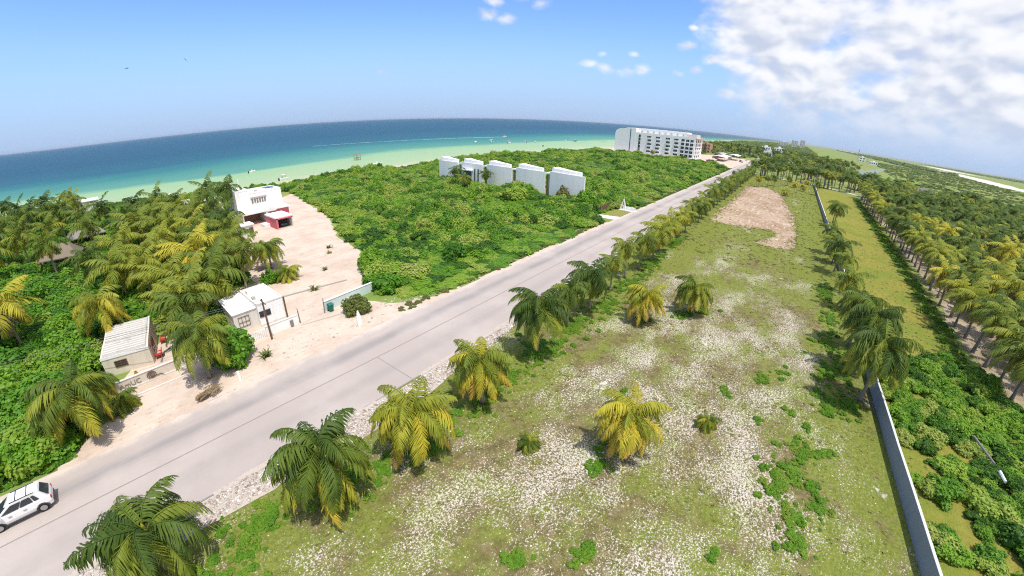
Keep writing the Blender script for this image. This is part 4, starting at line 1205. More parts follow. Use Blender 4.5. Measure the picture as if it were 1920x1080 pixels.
bush_object('leafy_tree', 'bushy tree at the right corner of the villas', 'tree', 97.0, 48.5, 3.0, 4.4, M['lush'], 907)
bush_object('leafy_tree', 'broad bushy tree before the middle villa modules', 'tree', 88.0, 66.0, 4.6, 4.6, M['scrub'], 908, nleaf=2600)
bush_object('leafy_shrub', 'yellow leaved plant behind the spiral wall', 'shrub', -1.4, 44.8, 0.55, 0.8, M['yellowplant'], 909, nleaf=240, size=0.14, clumps=8)
bush_object('leafy_shrub', 'yellow flowering plant at the right of the small house', 'shrub', 3.6, 52.4, 0.9, 1.3, M['yellowplant'], 910, nleaf=300, size=0.14, clumps=8)
for i, (s_, o_, r_, lab) in enumerate([(27.0, 56.5, .35, 'spiky plant on the sand near the rear lot line'), (22.0, 50.6, .4, 'grassy tuft on the sand behind the gate'), (31.6, 63.5, .3, 'small dark plant on the sand by the scrub, nearer one'), (33.2, 66.5, .35, 'small dark plant on the sand by the scrub, farther one'), (10.2, 38.6, .45, 'weed clump at the foot of the utility pole')]):
    v, fl = TUFT[i % 4]
    o = bpy.data.objects.new('grass_clump', np_mesh('grass_clump', np.concatenate([v * 1.6 * r_ * 2, (v * np.array([-1, 1, 1.3])) * r_ * 2.4]), [np.concatenate([fl[0], fl[0] + len(v)])], M['olivebush']))
    o.location = (s_, o_, 0.01); link(o); tag(o, lab, 'plant')
# ------------------------------------------------------------------ text relief helper
def text_mesh(txt, size, depth, mat, name, parent, loc, rot):
    cu = bpy.data.curves.new(name, 'FONT'); cu.body = txt; cu.size = size; cu.extrude = depth
    tmp = bpy.data.objects.new(name + '_src', cu); COL.objects.link(tmp)
    dg = bpy.context.evaluated_depsgraph_get()
    me = bpy.data.meshes.new_from_object(tmp.evaluated_get(dg))
    bpy.data.objects.remove(tmp); bpy.data.curves.remove(cu)
    me.name = name; me.materials.clear(); me.materials.append(mat)
    o = bpy.data.objects.new(name, me); o.location = loc; o.rotation_euler = rot
    return link(o, parent)
def window(parent, x, y, z, w, h, mat='glass', frame='white', depth=0.12, mull=2, axis='y', sgn=-1, name='window', bars=0):
    """window standing 2-3 cm proud of a wall face at y (axis y, facing sgn) or x (axis x)"""
    f = MB(); t = 0.09
    def B(mb, a0, a1, d0, d1, z0, z1):
        d0, d1 = sorted((d0, d1))
        return mb.box(a0, a1, y + d0, y + d1, z0, z1) if axis == 'y' else mb.box(y + d0, y + d1, a0, a1, z0, z1)
    o1, o2 = sgn * 0.05, -sgn * 0.05
    B(f, x - w / 2, x + w / 2, o1, o2, z, z + t); B(f, x - w / 2, x + w / 2, o1, o2, z + h - t, z + h)
    B(f, x - w / 2, x - w / 2 + t, o1, o2, z + t, z + h - t); B(f, x + w / 2 - t, x + w / 2, o1, o2, z + t, z + h - t)
    for k in range(1, mull):
        c = x - w / 2 + w * k / mull
        B(f, c - 0.03, c + 0.03, o1 * .8, o2, z + t, z + h - t)
    for k in range(1, bars + 1):
        c = z + h * k / (bars + 1)
        B(f, x - w / 2 + t, x + w / 2 - t, o1 * .7, o2, c - 0.025, c + 0.025)
    win = f.build(name, M[frame], parent)
    p = MB(); B(p, x - w / 2 + t * .5, x + w / 2 - t * .5, sgn * 0.02, -sgn * 0.04, z + t * .5, z + h - t * .5)
    p.build('pane', M[mat], win)
    return win

# ------------------------------------------------------------------ small house with ribbed roof
h = empty('small_house', (0.45, 46.6, 0.0), R_(-13)); tag(h, 'small cream house with white ribbed roof and curved gable, behind the spiral wall', 'house')
W_, D_ = 4.7, 6.3
prof = [(0, 0), (0, 2.15)] + [(0.0 + D_ * t, 2.15 + 0.85 * (t * t * (3 - 2 * t)) + (0.10 * math.sin(t * math.pi * 2.2) if t < 0.9 else 0)) for t in [i / 14 for i in range(1, 15)]] + [(D_, 0)]
MB().prism_x(prof, -0.16, 0.0).build('gable_wall', M['cream'], h)
MB().prism_x(prof, -W_, -W_ + 0.16).build('gable_wall', M['cream'], h)
MB().box(-W_ + 0.16, -0.16, 0, 0.16, 0, 2.12).build('front_wall', M['cream'], h)
MB().box(-W_ + 0.16, -0.16, D_ - 0.16, D_, 0, 2.9).build('rear_wall', M['cream'], h)
roof = MB().prism_x([(0.0, 2.12), (0.0, 2.18), (D_, 2.94), (D_, 2.88)], -W_ + 0.165, -0.165).build('roof', M['concrete'], h)
for k in range(13):
    y0 = 0.35 + k * 0.44
    z0 = 2.18 + 0.76 * y0 / D_
    MB().prism_x([(y0, z0 - 0.02), (y0, z0 + 0.16), (y0 + 0.30, z0 + 0.10), (y0 + 0.33, z0 - 0.02)], -W_ + 0.25, -0.25).build('roof_tile_row', M['white2'], roof)
window(h, -3.0, 0.0, 0.75, 1.25, 0.75, 'glass', 'wood', mull=2, bars=2)
window(h, 2.6, 0.0, 0.45, 1.5, 1.35, 'glass', 'wood', mull=2, axis='x', sgn=1)
window(h, 1.0, 0.0, 1.55, 0.3, 0.3, 'glass', 'wood', mull=1, axis='x', sgn=1)
bx('eave_band', M['white'], h, -W_ - 0.03, 0.03, -0.05, -0.004, 1.9, 2.2)
# wall with the spiral
w = empty('spiral_garden_wall', (0, 0, 0)); tag(w, 'low cream garden wall with a spiral emblem and worn lettering facing the road', 'wall')
bx('wall_body', M['cream'], w, -4.7, 3.9, 43.2, 43.38, 0, 1.15)
bx('coping', M['white2'], w, -4.75, 3.95, 43.16, 43.42, 1.152, 1.22)
bx('plinth', M['white2'], w, -4.72, 3.92, 43.12, 43.198, 0, 0.22)
bx('pier', M['cream'], w, 3.9, 4.2, 43.12, 43.46, 0, 1.4)
sp = [(0.46 - 0.40 * (1 - t), ) for t in (0, 1)]
pts = []
for k in range(60):
    t = k / 59; a = t * 2 * math.pi * 2.6; rr = 0.06 + 0.42 * t
    pts.append((-0.2 + rr * math.cos(a), 43.15, 0.66 + rr * 0.9 * math.sin(a)))
pts += [(0.6, 43.15, 0.45), (0.95, 43.15, 0.12)]
MB().tube(pts, 0.04, 5).build('spiral_emblem', M['wood'], w)
text_mesh('AmUC', 0.72, 0.015, M['greywood'], 'lettering', w, (-3.3, 43.175, 0.36), (R_(90), 0, 0))
k_ = MB().tube([(2.7, 49.2, .06), (2.3, 48.7, .06), (1.75, 48.3, .06), (1.45, 47.6, .06), (1.1, 46.3, .06)], 0.10, 6).build('garden_edging', M['greywood']); tag(k_, 'dark curved edging on the sand right of the small house', 'edging')
k_ = bx('low_kerb', M['white2'], None, -2.6, 3.6, 41.42, 41.55, 0, 0.16); tag(k_, 'low pale kerb in front of the spiral wall', 'kerb')
def armchair(label, s, o, rz):
    r = empty('red_armchair', (s, o, 0), rz); tag(r, label, 'chair')
    MB().box(-.34, .34, -.32, .32, .34, .42).build('seat', M['red'], r, bevel=.02)
    MB().prism_x([(.26, .42), (.36, .42), (.52, 1.02), (.42, 1.02)], -.36, .36).build('backrest', M['red'], r, bevel=.02)
    for x_ in (-.38, .38):
        MB().box(x_ - .05, x_ + .05, -.32, .34, .60, .66).build('armrest', M['red'], r)
    for x_ in (-.34, .34):
        for y_ in (-.28, .28):
            MB().box(x_ - .035, x_ + .035, y_ - .035, y_ + .035, 0, .60).build('leg', M['red'], r)
armchair('red armchair nearer the road beside the small house', 1.15, 47.6, R_(-100))
armchair('red armchair farther back beside the small house', 2.25, 51.0, R_(-100))

# ------------------------------------------------------------------ white flat roofed house by the utility pole
h = empty('flat_roof_house', (0, 0, 0)); tag(h, 'white flat roofed house behind the utility pole, with dark windows', 'house')
bx('wall_block', M['white'], h, 12.4, 15.6, 45.5, 51.6, 0, 2.62)
rf = bx('roof', M['white'], h, 12.5, 15.5, 45.6, 51.5, 2.622, 2.66)
for a in ((12.4, 15.6, 45.5, 45.64), (12.4, 15.6, 51.46, 51.6), (12.4, 12.54, 45.642, 51.458), (15.46, 15.6, 45.642, 51.458)):
    bx('parapet', M['white2'], rf, *a, 2.662, 2.86)
bx('annexe_block', M['white2'], h, 9.6, 12.398, 46.2, 51.4, 0, 2.25)
MB().prism_x([(46.1, 2.252), (46.1, 2.32), (51.5, 2.62), (51.5, 2.56)], 9.5, 12.39).build('annexe_roof', M['white'], h)
bx('roof_box', M['white2'], h, 12.75, 13.35, 49.6, 50.5, 2.664, 3.1); bx('roof_box', M['concrete'], h, 12.7, 13.1, 47.6, 48.1, 2.664, 3.0)
bx('corner_post', M['wood'], h, 15.602, 15.78, 45.35, 45.53, 0, 2.75)
bx('base_band', M['white2'], h, 12.38, 15.62, 45.46, 45.498, 0, 0.3)
window(h, 13.55, 45.5, 1.15, 0.62, 0.75, 'glass', 'darkmetal', mull=2, bars=1)
window(h, 12.75, 45.5, 1.15, 0.55, 0.75, 'glass', 'darkmetal', mull=2, bars=1)
d_ = MB()
for k in range(4):
    d_.box(10.1 + k * 0.42, 10.16 + k * 0.42, 46.15, 46.198, 0.5, 1.75)
d_.box(10.1, 11.42, 46.15, 46.198, 0.5, 0.58).box(10.1, 11.42, 46.15, 46.198, 1.7, 1.78).box(10.1, 11.42, 46.15, 46.198, 1.05, 1.11)
d_.build('window_grille', M['thatch'], h)
w = empty('front_garden_wall', (0, 0, 0)); tag(w, 'low white front wall with pickets at its left, before the flat roofed house', 'wall')
bx('wall_body', M['white'], w, 12.0, 15.9, 42.75, 42.9, 0, 1.15); bx('coping', M['white2'], w, 11.95, 15.95, 42.71, 42.94, 1.152, 1.2)
for k in range(8):
    bx('picket', M['white'], w, 10.3 + k * 0.21, 10.42 + k * 0.21, 42.78, 42.86, 0, 1.0)
bx('picket_rail', M['white'], w, 10.25, 12.0, 42.862, 42.9, 0.75, 0.85)
bx('meter_box', M['greywood'], w, 14.9, 15.25, 42.55, 42.748, 0.15, 0.85)
def gate_post(label, s, o, lean):
    p = MB().prism_y([(-.06, 0), (.06, 0), (.05 + lean, 1.5), (lean * 1.25, 2.0), (-.05 + lean, 1.5)], -.06, .06).build('gate_post', M['greywood'], None, (s, o, 0)); tag(p, label, 'post')
gate_post('slim pointed gate post left of the sandy drive', 16.15, 42.8, -0.05); gate_post('slim pointed gate post right of the sandy drive', 19.5, 42.9, 0.04)
k_ = MB().prism([(15.9, 42.1), (21.2, 40.95), (21.22, 41.05), (15.92, 42.22)], 0, 0.07).build('gate_rail', M['concrete']); tag(k_, 'thin gate rail across the sandy drive', 'rail')
k_ = MB().prism([(16.2, 51.9), (27.0, 49.9), (27.02, 50.05), (16.2, 52.1)], 0, 0.2).build('low_kerb', M['concrete']); tag(k_, 'low concrete kerb across the sand lot behind the flat roofed house', 'kerb')
w = empty('mint_garden_wall', (0, 0, 0)); tag(w, 'pale mint garden wall running from the gate to the scrub', 'wall')
MB().prism([(19.7, 43.25), (27.2, 43.75), (27.2, 43.9), (19.7, 43.4)], 0, 1.25).build('wall_body', M['mint'], w); MB().prism([(19.66, 43.2), (27.24, 43.7), (27.24, 43.95), (19.66, 43.45)], 1.252, 1.31).build('coping', M['white'], w)
b = empty('wheeled_bin', (20.3, 42.75, 0)); tag(b, 'green wheeled bin against the mint wall', 'bin')
MB().add([(-.22, -.25, .08), (.22, -.25, .08), (.22, .25, .08), (-.22, .25, .08), (-.3, -.33, .95), (.3, -.33, .95), (.3, .33, .95), (-.3, .33, .95)], [(3, 2, 1, 0), (4, 5, 6, 7), (0, 1, 5, 4), (1, 2, 6, 5), (2, 3, 7, 6), (3, 0, 4, 7)]).build('bin_body', M['binpl'], b)
MB().prism_x([(-.36, .96), (.36, .96), (.34, 1.0), (-.2, 1.06)], -.33, .33).build('lid', M['binpl'], b)
for x_ in (-.27, .27): MB().lathe([(.1, -.03), (.1, .03)], 12, (x_, .26, .1), 'y').build('wheel', M['tyre'], b)
s_ = MB().add([(-.28, -.08, 0), (.30, -.08, 0), (.30, .1, 0), (-.28, .1, 0), (-.24, -.07, 1.2), (.26, -.07, 1.1), (.26, .08, 1.1), (-.24, .08, 1.2), (-.14, -.03, 1.85), (.02, -.03, 1.9), (.02, .04, 1.9), (-.14, .04, 1.85)], [(3, 2, 1, 0), (0, 1, 5, 4), (1, 2, 6, 5), (2, 3, 7, 6), (3, 0, 4, 7), (4, 5, 9, 8), (5, 6, 10, 9), (6, 7, 11, 10), (7, 4, 8, 11), (8, 9, 10, 11)]).build('white_marker_stone', M['white'], None, (20.7, 36.9, 0), bevel=.03); tag(s_, 'pointed white upright marker between the round shrub and the road', 'marker')
s_ = MB().tube([(0, 0, -.05), (0.02, .05, .9)], [.14, .12], 8).build('stub_post', M['white'], None, (6.6, 36.6, 0)); tag(s_, 'short white stub post at the road edge below the leafy tree', 'post')
t_ = empty('water_tank', (10.3, 52.6, 0)); tag(t_, 'round pale water tank on a stand left of the flat roofed house', 'tank')
MB().lathe([(.05, 1.0), (.62, 1.05), (.70, 1.4), (.66, 1.8), (.35, 2.1), (.2, 2.2)], 16).build('tank_body', M['white'], t_, smooth=True)
for x_ in (-.4, .4):
    for y_ in (-.4, .4): MB().box(x_ - .06, x_ + .06, y_ - .06, y_ + .06, 0, 1.04).build('leg', M['concrete'], t_)
# utility pole and wires
p = empty('utility_pole', (12.1, 41.7, 0)); tag(p, 'dark wooden utility pole before the flat roofed house', 'pole')
MB().tube([(0, 0, -.1), (-.02, .02, 2.5), (-.05, .05, 4.9)], [.13, .11, .085], 8).build('shaft', M['wood'], p)
MB().box(-.05, .05, -.75, .75, 4.45, 4.55).build('crossarm', M['wood'], p)
for y_ in (-.65, 0.1, .65): MB().lathe([(.03, 0), (.05, .05), (.03, .14)], 8, (0, y_, 4.552)).build('insulator', M['white'], p)
wl = empty('power_line', (12.1, 41.7, 0)); tag(wl, 'thin overhead wires running left from the utility pole', 'wires')
for y_ in (-.65, .1, .65):
    pts = []
    for k in range(13):
        t = k / 12; pts.append((-46 * t, y_ + 13 * t, 4.68 - 1.6 * t * (1 - t) + 0.6 * t))
    MB().tube(pts, 0.018, 4, False).build('wire', M['darkmetal'], wl)
d_ = empty('dead_fronds', (4.4, 36.3, 0)); tag(d_, 'heap of dry grey palm fronds on the sand at the road edge', 'palm fronds')
for k in range(9):
    obj('frond', FROND[4][k % 3], d_, (rng.uniform(-.7, .7), rng.uniform(-.3, .3), .45), (rng.uniform(-.5, .5), R_(-12) + rng.uniform(-.1, .1), R_(200) + rng.uniform(-1.0, 1.0)), (0.75, 0.75, 0.28), 1.2)

# ------------------------------------------------------------------ two storey house with pink garage
h = empty('two_storey_house', (0, 0, 0)); tag(h, 'white two storey house with carport and rose garage behind the sand lot', 'house')
bx('carport_roof', M['white'], h, 28.0, 34.0, 97.8, 101.4, 2.62, 3.05)
bx('carport_wall', M['cream'], h, 28.0, 28.25, 97.9, 103.5, 0, 2.618); bx('carport_rear_wall', M['terra'], h, 28.252, 33.6, 103.2, 103.5, 0, 2.618)
bx('carport_pier', M['white2'], h, 33.602, 33.98, 97.82, 103.5, 0, 2.618)
bx('carport_floor', M['pinkish'], h, 28.252, 33.6, 97.9, 103.19, 0.02, 0.06)
bx('terrace_slab', M['white'], h, 28.0, 39.8, 101.402, 103.6, 2.62, 3.05); bx('terrace_slab', M['white'], h, 34.002, 39.8, 97.8, 101.4, 2.72, 3.05)
bx('porch_wall', M['rose'], h, 34.8, 39.6, 98.4, 98.6, 0, 2.718); bx('porch_rear', M['wood'], h, 34.0, 34.78, 101.2, 101.38, 0, 2.618)
bx('terrace_parapet', M['white'], h, 34.4, 36.2, 97.7, 97.798, 2.5, 3.5)
bx('upper_wall', M['white'], h, 31.3, 39.4, 101.3, 108.0, 3.052, 6.75)
rf = bx('roof', M['white'], h, 31.4, 39.3, 101.4, 107.9, 6.752, 6.8)
for a in ((31.3, 39.4, 101.3, 101.5), (31.3, 39.4, 107.8, 108.0), (31.3, 31.5, 101.502, 107.798), (39.2, 39.4, 101.502, 107.798), (36.1, 36.3, 101.502, 107.798)):
    bx('parapet', M['white'], rf, *a, 6.802, 7.15)
bx('roof_equipment', M['concrete'], rf, 33.6, 34.2, 103.4, 104.0, 6.802, 7.3); bx('roof_equipment', M['concrete'], rf, 37.7, 38.2, 103.0, 103.5, 6.802, 7.3); bx('solar_panel', M['bluish'], rf, 36.6, 39.0, 105.6, 107.2, 6.85, 7.1)
bx('stair_tower', M['white'], h, 27.9, 31.298, 100.7, 107.6, 3.052, 7.7)
tw = bx('tower_roof', M['white'], h, 28.1, 31.1, 100.9, 107.4, 7.702, 7.74)
for a in ((27.9, 31.298, 100.7, 100.86), (27.9, 31.298, 107.44, 107.6), (27.9, 28.06, 100.862, 107.438), (31.14, 31.298, 100.862, 107.438)):
    bx('parapet', M['white'], tw, *a, 7.742, 8.05)
bx('vent_pipe', M['white'], tw, 30.6, 30.75, 106.2, 106.35, 7.742, 10.2); bx('roof_equipment', M['concrete'], tw, 29.3, 29.7, 102.6, 103.0, 7.742, 8.1)
bx('window_hood', M['pinkish'], h, 31.4, 35.6, 101.1, 101.298, 5.85, 6.0)
for k in range(6):
    window(h, 31.95 + k * 0.62, 101.3, 4.35, 0.56, 1.35, 'glass', 'white2', mull=2)
# garage
bx('garage_wall', M['rose'], h, 32.3, 32.75, 88.6, 95.0, 0, 2.3); bx('garage_wall', M['white2'], h, 36.0, 36.3, 88.6, 95.0, 0, 2.3); bx('garage_rear_wall', M['concrete'], h, 32.752, 35.998, 94.7, 95.0, 0, 2.3)
bx('garage_roof', M['white'], h, 32.2, 36.4, 88.9, 95.1, 2.302, 2.62); bx('garage_fascia', M['rose'], h, 32.3, 36.3, 88.6, 88.898, 2.1, 2.35); bx('skylight', M['mint'], h, 33.3, 35.8, 91.5, 93.4, 2.622, 2.68)
bx('garage_floor', M['concrete'], h, 32.752, 35.998, 88.6, 94.69, 0.02, 0.05)
bx('step_block', M['white'], h, 30.9, 32.28, 92.6, 95.0, 0, 0.75)

# ------------------------------------------------------------------ villas
for k, (o0, o1) in enumerate([(51.0, 62.3), (64.0, 74.4), (76.1, 86.2), (88.0, 97.4), (99.2, 108.6)]):
    lab = ['nearest white villa module at the road end of the row', 'second white villa module from the road', 'third white villa module from the road, middle of the row', 'fourth white villa module from the road with tall slot windows', 'white villa module at the seaward end of the row'][k]
    h = empty('white_villa', (100, o0, 0)); tag(h, lab, 'house', 'row of white villas')
    w_ = o1 - o0
    MB().prism([(0.25, 0.1), (0.7, 0.1), (9.0, w_ - 0.1), (0.25, w_ - 0.1)], 0, 6.9).build('wall_block', M['white'], h)
    # gently bowed screen wall towards the photographer, falling a little to the right
    n = 10
    vs = []
    for q in range(n + 1):
        t = q / n; y_ = w_ * t; xb = -0.35 * math.sin(math.pi * t); zt = 7.15 + 0.35 * t
        vs += [(xb, y_, 0), (xb, y_, zt), (xb + 0.3, y_, zt), (xb + 0.3, y_, 0)]
    fs = [(q * 4 + a, q * 4 + (a + 1) % 4, q * 4 + 4 + (a + 1) % 4, q * 4 + 4 + a) for q in range(n) for a in range(4)] + [(0, 1, 2, 3), (n * 4 + 3, n * 4 + 2, n * 4 + 1, n * 4)]
    MB().add(vs, fs).build('screen_wall', M['white'], h, smooth=False)
    vs = []
    for q in range(n + 1):
        t = q / n; y_ = w_ * (0.17 + 0.83 * t); xb = 1.5 - 0.5 * math.sin(math.pi * t * 0.8); zt = 7.9 + 0.5 * t
        vs += [(xb, y_, 6.962), (xb, y_, zt), (xb + 0.8 + 2.6 * t, y_, zt), (xb + 0.8 + 2.6 * t, y_, 6.962)]
    MB().add(vs, fs).build('roof_screen', M['white'], h)
    MB().prism([(0.35, 0.5), (0.7, 0.5), (8.7, w_ - 0.2), (0.35, w_ - 0.2)], 6.902, 6.96).build('roof_deck', M['white2'], h)
    if k < 4:
        bx('link_lintel', M['white'], h, 0.5, 3.0, w_ + 0.002, w_ + 1.68, 6.5, 6.95)
        g_ = bx('slot_window', M['olive'], h, 1.0, 1.3, w_ + 0.002, w_ + 1.68, 0, 6.498)
        bx('window_bar', M['white2'], g_, 0.9, 0.998, w_ + 0.8, w_ + 0.88, 0, 6.49)
    if k == 3:
        for q in range(2):
            bx('slot_window', M['bluish'], h, -0.42, -0.36, 1.3 + q * 1.5, 1.8 + q * 1.5, 1.0, 5.6)
        bx('balcony_canopy', M['white'], h, -1.6, -0.4, 3.8, 9.2, 4.9, 5.2); bx('glass_wall', M['bluish'], h, -0.44, -0.38, 4.6, 8.6, 1.5, 4.8)
# ------------------------------------------------------------------ entrance: board fence, white monument
f = empty('board_fence', (0, 0, 0)); tag(f, 'brown board fence with curved top at the villa entrance', 'fence')
for k in range(34):
    s_ = 91.6 + k * 0.36; t = k / 33
    bx('board', M['wood'], f, s_, s_ + 0.33, 41.6 + 0.03 * (k % 2), 41.66 + 0.03 * (k % 2), 0, 1.75 + 0.45 * math.sin(math.pi * min(1, t * 1.3)) - 0.25 * t)
for k in range(5): bx('post', M['wood'], f, 91.5 + k * 3.05, 91.68 + k * 3.05, 41.72, 41.9, 0, 1.9)
bx('rail', M['wood'], f, 91.5, 103.8, 41.692, 41.718, 1.2, 1.32)
mo = empty('white_monument', (99.6, 38.9, 0)); tag(mo, 'white pointed monument with a row of white blocks on the entrance lawn', 'monument')
for sg in (-1, 1):
    MB().add([(-.2, sg * .95, 0), (.2, sg * .95, 0), (.2, sg * .55, 0), (-.2, sg * .55, 0), (-.1, sg * .12, 3.0), (.1, sg * .12, 3.0), (.1, sg * .01, 3.0), (-.1, sg * .01, 3.0)], [(3, 2, 1, 0), (4, 5, 6, 7), (0, 1, 5, 4), (1, 2, 6, 5), (2, 3, 7, 6), (3, 0, 4, 7)]).build('leaning_leg', M['white'], mo)
bx('crossbar', M['white'], mo, -.12, .12, -.5, .5, 1.2, 1.4); bx('base', M['white2'], mo, -.5, 1.6, -3.4, 1.1, 0, .12)
for k in range(6): bx('letter_block', M['white'], mo, 0.3 + 0.12 * k, .75 + 0.12 * k, -3.2 + k * .62, -2.72 + k * .62, .122, .85 + .12 * (k % 2))
# ------------------------------------------------------------------ apartment block
h = empty('apartment_block', (305, 0, 0)); tag(h, 'large white apartment block of five storeys beside the beach', 'building')
bx('main_wall', M['white'], h, 0, 24, 69.0, 114.6, 0, 15.8)
prof = [(114.602, 0), (131.5, 0), (131.5, 15.2), (131.0, 16.6), (129.6, 17.9), (127.6, 18.6), (123.0, 19.0), (122.6, 19.5), (114.602, 19.5)]
MB().prism_x(prof, -0.15, 22).build('end_wall', M['white'], h)
bx('penthouse_wall', M['white'], h, 6, 20, 77.0, 114.5, 15.802, 19.6); bx('roof_parapet', M['white'], h, 0.05, 0.35, 69.1, 114.5, 15.802, 16.6)
bx('roof_terrace', M['pinkish'], h, 0.5, 24, 66.6, 76.0, 15.9, 16.3); bx('penthouse_wall', M['white2'], h, 4, 16, 69.2, 76.8, 16.302, 18.6)
for k in range(8): bx('roof_fin', M['concrete'], h, 3.0, 5.998, 79 + k * 4.6, 79.35 + k * 4.6, 15.802, 18.2)
FL = [13.2, 10.5, 7.8, 5.1, 2.4]
bx('slot_window', M['bluish'], h, -0.20, -0.152, 118.6, 119.3, 0.5, 18.8)
sw = bx('slot_window', M['glass'], h, -0.05, -0.004, 110.6, 112.2, 0.5, 15.0)
for z in FL: bx('spandrel', M['white'], sw, -0.12, -0.052, 110.4, 111.6, z - 0.5, z - 0.1)
for c in (103.8, 97.0, 89.4, 83.0):
    for q, z in enumerate(FL):
        w_ = 3.0 if q % 2 else 3.4
        window(h, c - 0.25 * (q % 3), 0.0, z, w_, 1.55, 'glass', 'white', mull=3, axis='x', sgn=-1)
        bx('balcony', M['white'], h, -0.9, -0.06, c - 1.9 + 0.5 * (q % 2), c + 0.9 + 0.4 * (q % 2), z - 0.75, z - 0.02)
for c in (78.0, 74.6, 71.4):
    for q, z in enumerate(FL + [0.2]):
        if q < 5:
            window(h, c, 0.0, z - 0.2, 2.5, 2.0, 'glass', 'white', mull=2, axis='x', sgn=-1)
            bx('balcony', M['white'], h, -1.2, -0.06, c - 1.35, c + 0.7, z - 0.9, z - 0.22)
for q, z in enumerate(FL):
    for c in (4, 10, 16):
        window(h, c, 69.0, z, 3.2, 1.8, 'glass', 'white', mull=3)
        bx('balcony', M['white'], h, c - 1.8, c + 1.8, 67.6, 68.94, z - 0.9, z - 0.05)
for c in (88.5, 84.8, 81.5): window(h, c, 0.0, 0.1, 1.6, 1.5, 'glass', 'white', mull=2, axis='x', sgn=-1)
# terracotta resort and other far blocks
def block(name, label, s, o, w_, d_, ht, mat, rows_, cols, group=None, cat='building', roof='flat'):
    h = empty(name, (s, o, 0)); tag(h, label, cat, group)
    bx('wall', M[mat], h, 0, d_, 0, w_, 0, ht)
    rf = bx('roof', M['white2' if mat != 'terra' else 'terra'], h, 0.3, d_ - 0.3, 0.3, w_ - 0.3, ht + 0.002, ht + 0.7)
    bx('stair_head', M[mat], rf, d_ * .3, d_ * .6, w_ * .35, w_ * .6, ht + 0.702, ht + 3.0)
    for a in range(rows_):
        for b in range(cols):
            window(h, w_ * (b + .5) / cols, 0.0, ht * (a + .3) / rows_, w_ / cols * .6, ht / rows_ * .5, 'glass', mat, mull=1, axis='x', sgn=-1)
    return h
block('resort_building', 'terracotta resort building behind the apartment block, left part', 440, 99, 12, 14, 11.5, 'terra', 4, 4); block('resort_building', 'terracotta resort building behind the apartment block, right stepped part', 452, 86, 12, 14, 9.0, 'terra', 3, 4); block('resort_building', 'white upper resort building right behind the apartment block', 455, 113, 12, 12, 13.0, 'white2', 4, 4)
block('distant_tower', 'left of the pale apartment towers on the horizon', 2050, 8, 26, 24, 30, 'white2', 8, 4); block('distant_tower', 'right of the pale apartment towers on the horizon', 2150, -24, 22, 24, 36, 'white2', 9, 4); block('distant_tower', 'lower pale block beside the towers on the horizon', 1980, 44, 40, 22, 18, 'white2', 5, 6)
block('distant_house', 'white house among the palms below the horizon towers, left', 690, 40, 14, 10, 9.5, 'white', 2, 4); block('distant_house', 'white house among the palms below the horizon towers, right', 760, 22, 16, 10, 9.0, 'white', 2, 4); block('distant_house', 'low white house in front of the horizon towers', 560, 26, 14, 9, 6.5, 'white2', 1, 4)
block('distant_house', 'small white hut at the foot of the lattice mast', 1190, -160, 14, 12, 11, 'white', 2, 2); block('distant_house', 'long low white shed right of the lattice mast', 1080, -172, 18, 10, 6, 'white', 1, 4)
# lattice mast
mt = empty('lattice_mast', (1340, -160, 0)); tag(mt, 'thin lattice mast rising from the plain to the horizon', 'mast')
for a in range(3):
    x_, y_ = 1.6 * math.cos(a * 2.094), 1.6 * math.sin(a * 2.094)
    MB().tube([(x_, y_, 0), (x_ * .2, y_ * .2, 27)], 0.28, 4).build('leg', M['concrete'], mt)
for k in range(9):
    z = 1.5 + k * 2.8; q = 1 - z / 27 * .8
    MB().tube([(1.6 * q * math.cos(a * 2.094), 1.6 * q * math.sin(a * 2.094), z) for a in (0, 1, 2, 0)], 0.14, 4).build('brace', M['concrete'], mt)
MB().box(-1.6, 1.6, -1.6, 1.6, 27, 28.6).build('antenna_head', M['concrete'], mt)
# yard sheds
def shed(label, s, o, l, d_, ht, mat='white2', rz=0.0):
    h = empty('yard_shed', (s, o, 0), rz); tag(h, label, 'shed')
    for x_ in (0.2, l - 0.2):
        for y_ in (0.2, d_ - 0.2): MB().box(x_ - .15, x_ + .15, y_ - .15, y_ + .15, 0, ht).build('post', M['concrete'], h)
    MB().prism_x([(-.4, ht), (d_ / 2, ht + .9), (d_ + .4, ht), (d_ + .4, ht + .15), (d_ / 2, ht + 1.05), (-.4, ht + .15)], -.4, l + .4).build('roof', M[mat], h)
    bx('rear_wall', M[mat], h, 0.4, l - 0.4, d_ - .35, d_ - .22, 0, ht - 0.02)
shed('long pale shed roof in the yard beyond the scrub', 345, 53, 30, 10, 3.4); shed('white shed roof at the right of the yard', 382, 48, 22, 8, 4.0, 'white'); shed('low pink tinted shed at the left of the yard', 306, 55, 16, 5, 2.2, 'pinkish'); shed('grey shed at the rear of the yard', 390, 62, 26, 8, 3.4, 'concrete')

